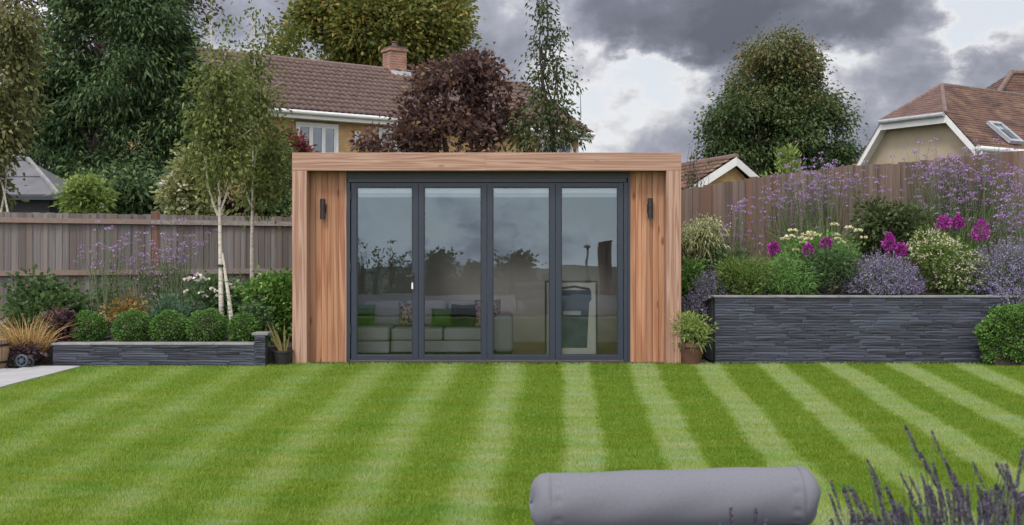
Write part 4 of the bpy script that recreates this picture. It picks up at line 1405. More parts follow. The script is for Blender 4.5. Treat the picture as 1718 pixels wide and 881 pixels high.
def barge(a, b, w=0.16, name='bargeboard'):
    MB().prism([a - up * .03, b - up * .03, b - up * (w + .03), a - up * (w + .03)], rr * 0.03).build(name, M['white'], h2)
    MB().prism([a - up * (.08) + rr * .031, b - up * .08 + rr * .031, b + rr * .3 - up * .08, a + rr * .3 - up * .08], -up * .02).build('soffit', M['white'], h2)
barge(RF, HR)
barge(HL, LF)
barge(HR, HL, 0.17, 'hip_fascia')
MB().tube([HR - rr * .06 - up * .03, HL - rr * .06 - up * .03], 0.045, 10).build('gutter', M['lead'], h2)
MB().prism([RF - up * .03, RF - up * .22, RF - up * .22 + gd * .03, RF - up * .03 + gd * .03], rr * 9.6).build('fascia', M['white'], h2)
MB().tube([RF - gd * .06 - up * .05, RF - gd * .06 - up * .05 + rr * 9.6], 0.055, 10).build('gutter', M['white'], h2)
MB().tube([RF - gd * .06 - up * .08 + rr * .1, RF - gd * .05 - up * .25 + rr * .1, RF + gd * .25 - up * .5 + rr * .2, Vector((fw.x, fw.y, 0)) - gd * .04], 0.035, 8).build('downpipe', M['white'], h2)
# skylight on the front slope
su = (R0 - m1).normalized()
sn = rr.cross(su).normalized()
if sn.z < 0:
    sn = -sn
def on_slope(a, b, h=0.0):
    return RF + rr * a + su * b + sn * h
k_ = MB()
def sl_box(a0, a1, b0, b1, h0, h1, mb):
    q = [on_slope(a0, b0, h0), on_slope(a1, b0, h0), on_slope(a1, b1, h0), on_slope(a0, b1, h0)]
    mb.prism(q, sn * (h1 - h0))
sa0, sa1, sb0, sb1 = 1.28, 1.74, 0.16, 0.86
sl_box(sa0, sa0 + .06, sb0, sb1, .03, .11, k_); sl_box(sa1 - .06, sa1, sb0, sb1, .03, .11, k_)
sl_box(sa0 + .061, sa1 - .061, sb0, sb0 + .07, .03, .109, k_); sl_box(sa0 + .061, sa1 - .061, sb1 - .07, sb1, .03, .112, k_)
skl = k_.build('skylight', M['lead'], h2)
MB().add([on_slope(sa0 + .06, sb0 + .07, .09), on_slope(sa1 - .06, sb0 + .07, .09), on_slope(sa1 - .06, sb1 - .07, .09), on_slope(sa0 + .06, sb1 - .07, .09)], [(0, 1, 2, 3)]).build('pane', M['win'], skl)
MB().add([on_slope(sa0 + .06, sb0 + .5, .05), on_slope(sa1 - .06, sb0 + .5, .05), on_slope(sa1 - .06, sb1 - .07, .05), on_slope(sa0 + .06, sb1 - .07, .05)], [(0, 1, 2, 3)]).build('blind', M['white'], skl)

# --- the taller roof behind it
q0, q1, q2 = P(1640, 158, 31), P(1697, 122, 32.5), P(1790, 108, 34)
h3 = thing('red_roofed_house', 'house whose red tiled hipped roof rises behind the bungalow at the right', 'house', (15.5, 33, 0))
ex = [Vector((q0.x, 31, 4.9)), Vector((q0.x + 9, 33, 4.9)), Vector((q0.x + 9.0, 39, 4.9)), Vector((q0.x - .2, 37.5, 4.9))]
ra, rb = q1, Vector((q2.x + 3, q2.y + 1.0, q1.z + .25))
add_tiles(h3, 'roof_tiles', M['roof_red'], ex[0], ex[1], rb, ra, 20, 50, thick=0.013, amp=0.006, sub=1)
add_tiles(h3, 'roof_tiles', M['roof_hip'], ex[3], ex[0], ra, ra + Vector((0, .01, 0)), 20, 30, thick=0.013, amp=0.006, sub=1)
MB().prism([ex[1], ex[2], rb], (0, 0, -.05)).prism([ex[2], ex[3], ra, rb], (0, 0, -.05)).build('rear_roof', M['roof_hip'], h3)
MB().tube([ra, rb], 0.09, 8).build('ridge', M['ridge'], h3)
MB().tube([ex[0], ra], 0.08, 8).build('hip_ridge', M['ridge'], h3)
wq = [e + (Vector((15.5, 34.5, 4.9)) - e) * 0.06 for e in ex]
MB().prism([Vector((p.x, p.y, 0)) for p in wq], up * 4.88).build('wall', M['brick_y'], h3)

# --- shed on the left
YSH = 20.0
h4 = thing('garden_shed', 'dark garden shed with a pale grey hipped felt roof at the far left', 'shed', (PX(-30, YSH), YSH + 1.2, 0))
e_l, e_r = P(-160, 328, YSH), P(98, 328, YSH)
t_l, t_r = P(-90, 268, YSH + 1.1), P(46, 268, YSH + 1.1)
e_l.z = e_r.z
t_l.z = t_r.z
nrm_s = Vector((0, -0.5, 0.85)).normalized()
for k in range(2):
    a0, a1, b0, b1 = e_l.lerp(t_l, k / 2), e_l.lerp(t_l, (k + 1) / 2), e_r.lerp(t_r, k / 2), e_r.lerp(t_r, (k + 1) / 2)
    lift = nrm_s * 0.025
    MB().prism([a0 + lift, b0 + lift, b1, a1], Vector((0, 0.01, -0.035))).build('roof_panel', M['shed_roof'], h4)
br_l, br_r = e_l + Vector((0, 2.2, 0)), e_r + Vector((0, 2.2, 0))
MB().prism([e_r, br_r, t_r], (-0.03, 0, -.02)).prism([br_r, br_l, t_l, t_r], (0, 0, -.04)).prism([br_l, e_l, t_l], (0.03, 0, -.02)).build('roof_panel', M['shed_roof'], h4)
MB().bar(e_r + up * .03, t_r + up * .03, 0.07, 0.05).build('hip_capping', M['coping'], h4)
MB().bar(t_l + up * .02, t_r + up * .02, 0.09, 0.06).build('ridge_capping', M['shed_roof'], h4)
MB().box(e_l.x, e_r.x - .02, YSH - .03, YSH, e_r.z - .08, e_r.z - .01).build('eaves_board', M['alu'], h4)
MB().box(e_l.x + .1, PX(78, YSH), YSH + .12, YSH + 2.0, 0, e_r.z - .03).build('wall', M['shed_wall'], h4)

# ------------------------------------------------------------------ trees


def limb(mb, a, b, r0, r1, n=5, sway=0.06, sides=7):
    a, b = Vector(a), Vector(b)
    ln = (b - a).length
    pts, rd = [], []
    for i in range(n + 1):
        t = i / n
        o_ = Vector((random.gauss(0, 1), random.gauss(0, 1), 0)) * sway * ln * math.sin(math.pi * t) * 0.5
        pts.append(a.lerp(b, t) + o_)
        rd.append(r0 + (r1 - r0) * t)
    mb.tube(pts, rd, sides)
    return pts


def tree(name, label, base, blobs, m, n_clumps, per, rc, L, W, r0=0.2, bark='bark', droop=0.15, up_=0.2, hole=0.15, inner=0.35, flat=0.75, group=None, cat='tree', nbr=9, top=None, vg=0.0):
    base = Vector(base)
    t = thing(name, label, cat, base, group)
    cz = sum(b[0][2] for b in blobs) / len(blobs)
    top = Vector(top) if top is not None else Vector((sum(b[0][0] for b in blobs) / len(blobs), sum(b[0][1] for b in blobs) / len(blobs), max(b[0][2] for b in blobs)))
    mb = MB()
    pts = limb(mb, base - Vector((0, 0, .05)), top, r0, r0 * 0.2, 8, 0.03, 9)
    mb.build('trunk', M[bark], t, smooth=True)
    br = MB()
    bs = list(blobs)
    random.shuffle(bs)
    for k in range(nbr):
        bc = Vector(bs[k % len(bs)][0])
        rr_ = bs[k % len(bs)][1]
        rr_ = rr_ if hasattr(rr_, '__len__') else (rr_,) * 3
        a = pts[random.randint(2, 6)]
        e = bc + Vector((random.uniform(-.7, .7) * rr_[0], random.uniform(-.7, .7) * rr_[1], random.uniform(-.2, .7) * rr_[2]))
        limb(br, a, e, r0 * 0.38, r0 * 0.06, 4, 0.12, 5)
    br.build('branches', M[bark], t)
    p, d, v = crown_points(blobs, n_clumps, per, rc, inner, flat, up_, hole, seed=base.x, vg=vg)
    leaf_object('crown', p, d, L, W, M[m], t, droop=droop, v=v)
    return t


def cloud_blobs(c, rad, n, size, seed, shape=None):
    """a ring of lumps over an ellipsoid envelope"""
    r = random.Random(seed)
    out = [(tuple(c), tuple(x * 0.72 for x in rad))]
    for k in range(n):
        u = Vector((r.gauss(0, 1), r.gauss(0, 1), r.gauss(0, 1))).normalized()
        p = (c[0] + u.x * rad[0] * .72, c[1] + u.y * rad[1] * .72, c[2] + u.z * rad[2] * .72)
        s = size * r.uniform(.7, 1.3)
        out.append((p, (s, s, s * .85)))
    return out


# copper tree behind the big dark one
c = P(165, 40, 31)
tree('copper_beech', 'tall copper purple tree showing on both sides of the big dark green tree', (c.x, c.y, 0), cloud_blobs(tuple(c), (3.0, 2.2, 3.6), 16, 1.0, 2), 'lf_purple', 1200, 28, 0.22, 0.13, 0.085, 0.25)
# the big dark tree: lumps stacked from the fence to beyond the top of the picture
YT = 24.0
bl = []
for px, py, rx in ((195, 30, 1.35), (110, 90, 1.0), (275, 95, 1.0), (200, 120, 1.5), (95, 190, 1.0), (300, 200, 0.85), (190, 220, 1.6), (110, 275, 1.0), (280, 290, 1.0), (195, 315, 1.3), (230, -50, 1.1), (150, -30, 1.0), (60, 130, 0.5), (315, 120, 0.55), (250, 30, 0.9)):
    q = P(px, py, YT + random.uniform(-.5, .5))
    bl.append((tuple(q), (rx, rx * 1.0, rx * .8)))
q = P(195, 200, YT)
tree('broadleaf_tree', 'huge dark green broadleaf tree behind the left fence', (q.x, q.y, 0), bl, 'lf_dark', 3200, 32, 0.15, 0.125, 0.048, 0.3, droop=0.4, up_=-0.15, hole=0.22, flat=.6)
# yellowing birch at the picture's left edge
YB = 17.2
bl = []
for px, py, rx in ((8, 60, .42), (-10, 130, .5), (22, 110, .3), (8, 190, .36), (-20, 230, .45), (22, 215, .22), (-14, 275, .26), (-22, 320, .25), (30, 40, .25)):
    q = P(px, py, YB + random.uniform(-.3, .3))
    bl.append((tuple(q), (rx, rx, rx * 1.1)))
q = P(-20, 150, YB)
tree('birch_tree', 'yellow green birch at the far left hanging over the shed roof', (q.x, q.y, 0.2), bl, 'lf_birch2', 620, 14, 0.12, 0.085, 0.055, 0.06, 'birch', droop=0.35, up_=-0.3, hole=.1)


def slim_birch(label, base, trunk_pts, crown, m, n, per, spires, stems=(), tie=None):
    t = thing('birch_tree', label, 'tree', base, None)
    MB().tube(trunk_pts, [0.034 * (1 - i / (len(trunk_pts) - 1)) ** 1.4 + 0.0025 for i in range(len(trunk_pts))], 9).build('trunk', M['birch'], t, smooth=True)
    b = MB()
    for pts, r0 in stems:
        b.tube(pts, [r0 * (1 - .6 * i / (len(pts) - 1)) for i in range(len(pts))], 6)
    # fine ascending twigs all the way up
    tp = [Vector(p) for p in trunk_pts]
    for k in range(34):
        i = random.randint(len(tp) // 2, len(tp) - 2)
        a = tp[i].lerp(tp[i + 1], random.random())
        bb = crown[random.randrange(len(crown))]
        e = Vector(bb[0]) + Vector((random.uniform(-1, 1) * bb[1][0], random.uniform(-1, 1) * bb[1][1], random.uniform(0, .8) * bb[1][2]))
        if e.z < a.z:
            continue
        limb(b, a, e, .008, .003, 3, .1, 4)
    for sp in spires:
        b.tube(sp, [.009, .006, .003][:len(sp)] + [.003] * max(0, len(sp) - 3), 4)
    b.build('branches', M['birch'], t)
    p, d, v = crown_points(crown, n, per, .085, .1, 1.1, -.4, .12, seed=base[0])
    ps, ds = [p], [d]
    vs = [v]
    for sp in spires:
        sp = [Vector(x) for x in sp]
        for i in range(len(sp) - 1):
            for k in range(46 if len(sp) > 2 else 30):
                q = sp[i].lerp(sp[i + 1], random.random())
                w = .11 * (1 - .5 * (i / max(1, len(sp) - 1)))
                ps.append(np.array([[q.x + random.gauss(0, w), q.y + random.gauss(0, w), q.z + random.gauss(0, .05)]]))
                ds.append(rvec(1) + [[0, 0, -.5]])
                vs.append(np.array([random.random() * .7]))
    leaf_object('crown', np.concatenate(ps), np.concatenate(ds), .058, .04, M[m], t, droop=.25, v=np.concatenate(vs))
    if tie:
        MB().lathe(tie, [(.05, 0), (.05, .03)], 12).build('tree_tie', M['black'], t)
    return t


Y1 = 13.62
cr1 = []
for px, py, rx, rz in ((365, 120, .27, .4), (345, 170, .3, .35), (385, 165, .3, .4), (360, 215, .38, .35), (340, 250, .28, .25), (392, 235, .3, .35), (375, 275, .3, .25), (350, 295, .22, .18)):
    q = P(px, py, Y1 + random.uniform(-.2, .2))
    cr1.append((tuple(q), (rx * .86, rx * .86, rz)))
tp = [P(x, y, Y1) for x, y in ((373, 560), (371, 500), (370, 440), (369, 380), (368, 330), (366, 280), (364, 220), (360, 150), (356, 80), (354, 30))]
stems = [([P(391, 560, Y1 - .1), P(384, 500, Y1 - .06), (P(373, 425, Y1))], .034),
         ([P(366, 362, Y1), P(357, 340, Y1 - .05), P(349, 312, Y1 - .1), P(345, 270, Y1 - .15)], .018),
         ([P(369, 355, Y1), P(377, 335, Y1 + .05), P(385, 305, Y1 + .1), P(392, 260, Y1 + .1)], .016)]
slim_birch('slender birch with two white stems tied together in the left bed', tuple(P(373, 560, Y1)), tp, cr1, 'lf_birch', 340, 16,
           [[P(357, 100, Y1), P(352, 40, Y1), P(356, -10, Y1)], [P(372, 110, Y1 + .1), P(385, 70, Y1 + .1), P(380, 30, Y1 + .1)]], stems, tuple(P(371, 448, Y1)))
Y2 = 14.8
cr2 = []
for px, py, rx, rz in ((428, 110, .2, .35), (415, 165, .26, .4), (445, 170, .26, .4), (425, 225, .36, .4), (455, 230, .22, .35), (410, 270, .24, .3), (445, 285, .3, .3), (425, 320, .22, .18), (462, 290, .16, .3), (438, 325, .2, .2), (462, 325, .16, .22), (410, 310, .16, .2)):
    q = P(px, py, Y2 + random.uniform(-.2, .2))
    cr2.append((tuple(q), (rx * .86, rx * .86, rz)))
tp = [P(x, y, Y2) for x, y in ((424, 560), (423, 470), (423, 400), (424, 340), (425, 290), (424, 220), (425, 150), (427, 80), (428, 20))]
slim_birch('slender birch with a single straight pale stem nearest the garden room', tuple(P(424, 560, Y2)), tp, cr2, 'lf_birch', 340, 16,
           [[P(428, 110, Y2), P(424, 50, Y2), P(420, 0, Y2)], [P(440, 110, Y2 + .1), P(447, 60, Y2 + .1), P(444, 25, Y2 + .1)]],
           [([P(423, 355, Y2), P(415, 325, Y2), P(407, 290, Y2), P(402, 250, Y2)], .014)])

# big turning tree behind the house
YA = 43.0
bl = []
for px, py, rx in ((640, 30, 2.2), (560, 50, 1.5), (720, 50, 1.6), (520, 75, 1.0), (770, 80, 1.1), (600, -20, 1.7), (690, -20, 1.7), (640, 80, 1.8), (575, 95, 1.1), (720, 100, 1.2), (505, 55, .6), (800, 95, .7), (540, 10, 1.0), (745, 10, 1.0), (495, 85, .7)):
    q = P(px, py, YA + random.uniform(-1, 1))
    bl.append((tuple(q), (rx, rx, rx * .8)))
q = P(640, 30, YA)
tree('broadleaf_tree', 'big tree with leaves turning olive and gold above the brown tiled roof', (q.x, q.y, 0), bl, 'lf_autumn', 2600, 30, 0.27, 0.19, 0.12, 0.35, droop=.2, hole=.3)
# plum coloured tree behind the garden room
YQ = 18.0
bl = []
for px, py, rx in tuple((random.choice((1, -1)) * 0 + x_, y_, random.uniform(.1, .17)) for x_, y_ in ((742, 112, ), (764, 102), (785, 106), (812, 108), (828, 122), (838, 140), (700, 158), (690, 178), (674, 205), (660, 225), (712, 140), (852, 168), (868, 195), (875, 215), (632, 240), (612, 246), (648, 236))) + ((770, 175, .58), (735, 145, .42), (790, 140, .38), (712, 198, .32), (825, 195, .42), (685, 236, .28), (760, 225, .65), (835, 235, .42), (650, 247, .2), (720, 235, .5), (805, 115, .22), (765, 120, .3), (625, 238, .16)):
    q = P(px, py, YQ + random.uniform(-.3, .3))
    bl.append((tuple(q), (rx, rx, rx * .85)))
q = P(760, 200, YQ)
tree('plum_tree', 'purple leaved tree rising directly behind the garden room roof', (q.x, q.y, 0), bl, 'lf_plum', 640, 16, 0.10, 0.11, 0.065, 0.1, droop=.2, hole=.28)
# slim tree right of it
YU = 17.6
bl = []
for px, py, rx, rz in ((918, 20, .13, .3), (915, 65, .2, .35), (920, 115, .24, .35), (900, 150, .22, .3), (940, 130, .16, .4), (915, 185, .3, .3), (945, 190, .22, .28), (885, 200, .22, .25), (915, 232, .5, .22), (960, 225, .26, .2), (875, 235, .22, .18), (972, 140, .07, .28), (945, 55, .06, .25), (895, 90, .1, .2), (905, 0, .1, .2)):
    q = P(px, py, YU + random.uniform(-.2, .2))
    bl.append((tuple(q), (rx, rx, rz)))
q = P(917, 150, YU)
tree('slim_tree', 'slim upright tree with sparse small leaves behind the garden room roof', (q.x, q.y, 0), bl, 'lf_slim', 360, 8, 0.08, 0.08, 0.04, 0.05, droop=.3, up_=-.3, hole=.02, inner=.1, nbr=22, top=tuple(P(917, -15, YU)))
# broad conical tree on the right
YK = 46.0
bl = []
for px, py, rx in ((1300, 75, .8), (1275, 100, .75), (1335, 110, .9), (1290, 130, 1.3), (1350, 150, 1.0), (1255, 150, .9), (1300, 175, 1.8), (1240, 190, 1.0), (1370, 190, 1.0), (1290, 220, 1.8), (1215, 220, .9), (1360, 230, 1.5), (1395, 225, .8), (1225, 250, 1.0), (1300, 260, 1.8), (1390, 258, 1.0), (1330, 265, 1.5), (1413, 205, .35), (1190, 205, .3), (1345, 85, .5), (1250, 265, 1.0), (1200, 260, .5), (1418, 262, .45), (1335, 120, 1.1), (1375, 165, .8), (1318, 150, 1.4), (1345, 190, 1.5), (1265, 200, 1.3)):
    q = P(px, py, YK + random.uniform(-1, 1))
    bl.append((tuple(q), (rx, rx, rx * .8)))
q = P(1305, 180, YK)
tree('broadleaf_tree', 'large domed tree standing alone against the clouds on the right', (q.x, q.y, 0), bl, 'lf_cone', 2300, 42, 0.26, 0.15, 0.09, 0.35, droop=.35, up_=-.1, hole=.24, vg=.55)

# ------------------------------------------------------------------ shrubs and border plants


def shrub(name, label, cat, px, py, Y, wpx, m, zb, n, per, L, W, group=None, droop=.1, up_=.25, rc=.05, lumps=6, hole=.1, seed=None, hpx=None, flat=.8):
    """foliage between ground level zb and photo height py, wpx wide"""
    x, zt = PX(px, Y), PZ(py, Y)
    w = wpx / 2 / F * Y
    zb2 = zb if hpx is None else PZ(py + hpx, Y)
    h = (zt - zb2) / 2
    t = thing(name, label, cat, (x, Y, zb), group)
    bl_ = cloud_blobs((x, Y, zb2 + h), (w, w * .8, h), lumps, min(w, h) * .5, seed if seed is not None else int(px))
    p, d, v = crown_points(bl_, n, per, rc, .3, flat, up_, hole, seed=px)
    p[:, 2] = np.maximum(p[:, 2], zb + .005)
    leaf_object('foliage', p, d, L, W, M[m], t, droop=droop, v=v)
    sb_ = MB()
    for k in range(7):
        e = Vector(bl_[random.randrange(len(bl_))][0]) + Vector((random.uniform(-.4, .4) * w, random.uniform(-.3, .3) * w, 0))
        limb(sb_, (x + random.uniform(-.1, .1) * w, Y + random.uniform(-.1, .1) * w, zb - .03), e, .012 + .02 * h, .004, 3, .1, 5)
    sb_.build('stems', M['bark'], t)
    return t, bl_


def flowers_on(t, bl_, m, n, per, r, L, W, zmin=-.1, name='flowers', ymax=.3):
    c = np.array([b[0] for b in bl_]); rr_ = np.array([b[1] for b in bl_])
    k = rng.integers(0, len(bl_), n * 3)
    u = rvec(n * 3)
    ok = (u[:, 2] > zmin) & (u[:, 1] < ymax)
    k, u = k[ok][:n], u[ok][:n]
    p = c[k] + u * rr_[k] * 1.05
    o_ = rvec(len(p) * per)
    pp_ = np.repeat(p, per, 0) + o_ * r
    leaf_object(name, pp_, o_ + np.repeat(u, per, 0) * .6, L, W, M[m], t)


# behind the left fence
shrub('leafy_shrub', 'lime and bronze bush beside the shed, behind the left fence', 'shrub', 136, 277, 19.3, 74, 'lf_lime', 0, 300, 14, .11, .05, droop=.3, rc=.09, hpx=150)
t, bl_ = shrub('variegated_shrub', 'cream splashed variegated bush over the fence beside the white birch stems', 'shrub', 330, 258, 17.9, 95, 'lf_cream', 0, 340, 14, .10, .06, rc=.08, hpx=150)
flowers_on(t, bl_, 'fl_white', 16, 8, .05, .07, .05, zmin=.2)
shrub('leafy_shrub', 'dark green bush behind the fence end next to the garden room', 'shrub', 462, 235, 18.3, 70, 'lf_mid', 0, 380, 14, .09, .055, rc=.08, hpx=190)
shrub('red_shrub', 'dark red leaved bush showing below the house window, left of the garden room roof', 'shrub', 490, 205, 19.5, 50, 'lf_red', 0, 130, 12, .11, .05, rc=.07, hpx=90)
shrub('purple_shrub', 'small blackish purple bush between the two birch stems, above the fence', 'shrub', 392, 328, 18.2, 50, 'lf_purple', 0, 120, 12, .10, .07, rc=.07, hpx=70)
shrub('leafy_shrub', 'deep green laurel like bush at the foot of the big dark tree', 'shrub', 235, 300, 20.5, 190, 'lf_dark', 0, 420, 14, .17, .07, rc=.12, hpx=150, droop=.4)
# beyond the right fence
shrub('golden_conifer', 'narrow yellow green conifer in front of the domed tree', 'conifer', 1325, 238, 30, 30, 'lf_lime', 0, 150, 12, .16, .05, up_=.9, rc=.1, hpx=140)
shrub('clipped_hedge', 'yellow green hedge top between the outbuilding and the right fence', 'hedge', 1288, 282, 29, 80, 'lf_lime', 0, 220, 12, .13, .07, rc=.12, hpx=120)
tw = thing('bare_shrub', 'thin twiggy shrub sticking up over the outbuilding roof', 'shrub', (PX(1166, 24), 24, 0))
n = 26
A_ = np.array([[PX(1166, 24) + rng.normal(0, .06), 24, 2.2] for _ in range(n)])
B_ = np.array([list(P(1166 + rng.normal(0, 14), rng.uniform(243, 285), 24 + rng.normal(0, .1))) for _ in range(n)])
stem_object('stems', A_, B_, .008, M['twig'], tw)
MB().tube([(PX(1166, 24), 24, 0), (PX(1166, 24), 24, 2.25)], .04, 7).build('trunk', M['bark'], tw)
lp = A_ + (B_ - A_) * rng.uniform(.4, 1, (n, 1))
lp = np.repeat(lp, 6, 0) + rng.normal(0, .06, (n * 6, 3))
leaf_object('foliage', lp, rvec(n * 6), .07, .04, M['lf_slim'], tw)

# --- left bed
SL = .21
t, bl_ = shrub('hydrangea_bush', 'large leaved green bush at the left end of the left bed', 'shrub', 66, 452, 14.0, 120, 'lf_hydrangea', SL, 330, 12, .085, .06, rc=.08, hole=.25)
shrub('maroon_plant', 'dark maroon leaved plant beside the straw coloured grass', 'plant', 106, 524, 13.2, 48, 'lf_heuchera', SL, 130, 10, .06, .055, rc=.05)
for i, (px, py, w, lb) in enumerate(((150, 523, 54, 'round clipped box ball, leftmost, standing apart from the other four'), (222, 522, 60, 'round clipped box ball under the bronze leaved plant, second from the left'),
                                     (284, 522, 62, 'round clipped box ball in the middle of the row of five'), (347, 520, 66, 'biggest clipped box ball, in front of the white roses'), (411, 527, 54, 'clipped box ball at the pier end of the slate wall'))):
    Y = 13.22
    x, zt = PX(px, Y), PZ(py, Y)
    r_ = w / 2 / F * Y
    t = thing('box_ball', lb, 'box ball', (x, Y, SL), 'clipped box balls along the left wall')
    u = rvec(5200)
    rad = rng.uniform(.82, 1.04, (5200, 1))
    lumpy = 1 + .09 * np.sin(u[:, :1] * (4 + i) + i) * np.sin(u[:, 2:] * 5 + 2 * i)
    hz = max((zt - SL) / 2, r_ * .8)
    p = np.array([[x, Y, SL + hz]]) + u * rad * lumpy * [[r_, r_, hz]]
    leaf_object('foliage', p, u + rng.normal(0, .7, u.shape), .026, .017, M['lf_box'], t, v=np.clip(rng.normal(.45, .2, 5200), 0, 1))
    MB().lathe((x, Y, SL), [(r_ * .5, .01), (r_ * .78, hz * .55), (r_ * .8, hz), (r_ * .6, hz * 1.5), (r_ * .2, hz * 1.75)], 12).build('inner_twigs', M['soil'], t, smooth=True)


def grass_clump(name, label, px, py, Y, wpx, m, zb, n, W=.008, bend=.5, spread=.5, v=None, cat='ornamental grass', lmin=.6):
    x, zt = PX(px, Y), PZ(py, Y)
    w = wpx / 2 / F * Y
    t = thing(name, label, cat, (x, Y, zb))
    h = zt - zb
    a = rng.uniform(0, 2 * math.pi, n)
    rb = rng.uniform(0, 1, n) ** .7 * w * .35
    b = np.stack([x + np.cos(a) * rb, Y + np.sin(a) * rb * .8, np.full(n, zb)], 1)
    sp = rng.uniform(0, 1, n) ** .8 * spread
    d = np.stack([np.cos(a) * sp, np.sin(a) * sp, np.ones(n)], 1)
    blade_object('foliage', b, d, h * rng.uniform(lmin, 1.12, n), W, rng.uniform(.1, 1, n) * bend, M[m], t, v)
    return t


grass_clump('straw_grass', 'straw coloured ornamental grass at the far left by the paving', 44, 512, 12.9, 95, 'lf_straw', .05, 420, .009, .55, .75)
shrub('bronze_plant', 'orange tinged bronze leaved plant behind the second box ball', 'plant', 220, 494, 13.8, 60, 'lf_bronze', SL, 110, 9, .06, .04, rc=.06, hpx=55)
shrub('dark_perennial', 'dim grey green perennial against the fence behind the first box balls', 'plant', 165, 470, 14.6, 110, 'lf_mid', SL, 150, 9, .07, .03, up_=.6, rc=.08, hole=.25)
shrub('dark_perennial', 'dim purplish green foliage at the fence post foot', 'plant', 262, 452, 14.8, 90, 'lf_mid', SL, 140, 9, .07, .03, up_=.6, rc=.08, hole=.25)
shrub('blue_green_perennial', 'blue green leafy perennial behind the middle box ball', 'plant', 300, 500, 13.7, 85, 'lf_blue', SL, 220, 10, .06, .03, up_=.5, rc=.06)
t, bl_ = shrub('white_rose', 'white flowering rose bush around the birch stems', 'rose bush', 352, 468, 14.05, 110, 'lf_mid', SL, 230, 10, .065, .045, rc=.07, hpx=90)
spots = [(322, 468), (333, 463), (340, 468), (315, 470), (330, 472), (358, 486), (364, 490), (312, 490), (337, 492), (343, 498), (391, 484), (383, 478), (368, 497), (350, 470), (385, 497)]
for px, py in spots:
    c = np.array(P(px + rng.normal(0, 1), py, 13.72 + rng.uniform(0, .12)))
    o_ = rvec(14)
    o_[:, 2] = np.abs(o_[:, 2]) * .6
    leaf_object('rose_flower', c + o_ * .016, o_, .034, .032, M['fl_white'], t)
shrub('leafy_shrub', 'lush green bush next to the garden room, behind the potted flax', 'shrub', 447, 446, 13.95, 100, 'lf_green', SL, 430, 11, .07, .045, rc=.07)
shrub('leafy_shrub', 'mid green plant filling the gap behind the pier of the slate wall', 'plant', 432, 505, 13.35, 50, 'lf_mid', SL, 110, 9, .06, .04, rc=.05)


def verbena(label, heads, Y, zb, spread, group=None, dens=1, hr=.021, cat='verbena'):
    """wiry branching stems, each ending in a small dome of florets"""
    xs = np.mean([h_[0] for h_ in heads])
    t = thing('verbena_plant', label, cat, (PX(xs, Y), Y, zb), group)
    B_ = np.array([list(P(x, y, Y + rng.normal(0, .18))) for x, y in heads])
    A_ = B_.copy()
    A_[:, 0] = PX(xs, Y) + (A_[:, 0] - PX(xs, Y)) * spread + rng.normal(0, .03, len(A_))
    A_[:, 2] = zb
    stem_object('stems', A_, B_, .0045, M['stem'], t, .04)
    k = 15
    o_ = rvec(len(B_) * k)
    o_[:, 2] = np.abs(o_[:, 2]) * .7
    sz = np.repeat(rng.uniform(.55, 1.3, len(B_)), k)[:, None]
    p = np.repeat(B_, k, 0) + o_ * hr * sz
    leaf_object('flowers', p, o_, .020, .017, M['fl_verbena'], t)
    # narrow leaves low on the stems
    q = np.repeat(A_ + (B_ - A_) * rng.uniform(.05, .55, (len(A_), 1)), 2, 0)
    leaf_object('foliage', q, rvec(len(q)) + [[0, 0, .3]], .06, .014, M['lf_mid'], t)
    return t


def scatter(n, cx, cy, sx_, sy_):
    return [(cx + random.gauss(0, sx_), cy + random.gauss(0, sy_)) for _ in range(n)]


verbena('purple verbena against the fence left of the fence post', scatter(70, 190, 418, 32, 22), 14.5, SL, .3)
verbena('purple verbena against the fence between the post and the birch', scatter(80, 300, 425, 24, 24), 14.5, SL, .3)
verbena('dusky purple verbena hanging round the brown fence post', scatter(40, 245, 445, 18, 28), 14.6, SL, .3)

# pots at the ends of the left bed
YO = 12.95
pt = thing('plant_pot', 'black pot with a spiky flax, beside the garden room on the left', 'plant pot', (PX(474, YO), YO, 0))
MB().lathe((PX(474, YO), YO, 0), [(.085, 0), (.115, .155), (.125, .155), (.125, .175), (.105, .175), (.10, .14)], 20).build('pot', M['blackpot'], pt, smooth=False)
fx = thing('flax_plant', 'striped sword leaved flax growing in the black pot', 'plant', (PX(474, YO), YO, .14))
lv = [((470, 588), (447, 538)), ((472, 588), (456, 540)), ((477, 588), (477, 539)), ((474, 588), (463, 552)), ((479, 588), (486, 560)), ((471, 588), (452, 560))]
mb = MB()
for (ax, ay), (bx_, by) in lv:
    a, b = P(ax, ay + 4, YO), P(bx_, by, YO - .05)
    mid = a.lerp(b, .5) + Vector((0, 0, .01))
    sd = Vector((.012, .003, 0))
    o_ = MB().add([a - sd * .6, a + sd * .6, mid + sd, mid + Vector((0, .006, 0)), mid - sd, b], [(0, 1, 2, 3), (0, 3, 4), (4, 3, 5), (3, 2, 5)])
    o_.build('leaf', M['lf_phorm'], fx)
YG = 12.4
bp = thing('barrel_planter', 'wooden half barrel cut off by the left picture edge', 'planter', (PX(-18, YG), YG, 0.02))
prof = [(.17, 0), (.195, .12), (.205, .2), (.19, .32), (.17, .32), (.165, .27)]
MB().lathe((PX(-18, YG), YG, .02), prof, 24).build('staves', M['barrel'], bp)
for z, r_ in ((.06, .188), (.25, .203)):
    MB().lathe((PX(-18, YG), YG, .02 + z), [(r_, 0), (r_ + .003, .002), (r_ + .003, .026), (r_, .028)], 24).build('hoop', M['black'], bp)
MB().lathe((PX(-18, YG), YG, .02), [(.1, .2), (.166, .26), (.1, .275)], 16).build('soil', M['soil'], bp)
t_ = thing('small_cart', 'small dark metal cart ornament with round wheels at the end of the left wall', 'garden ornament', (PX(38, 12.6), 12.6, 0.022))
yk = 12.6
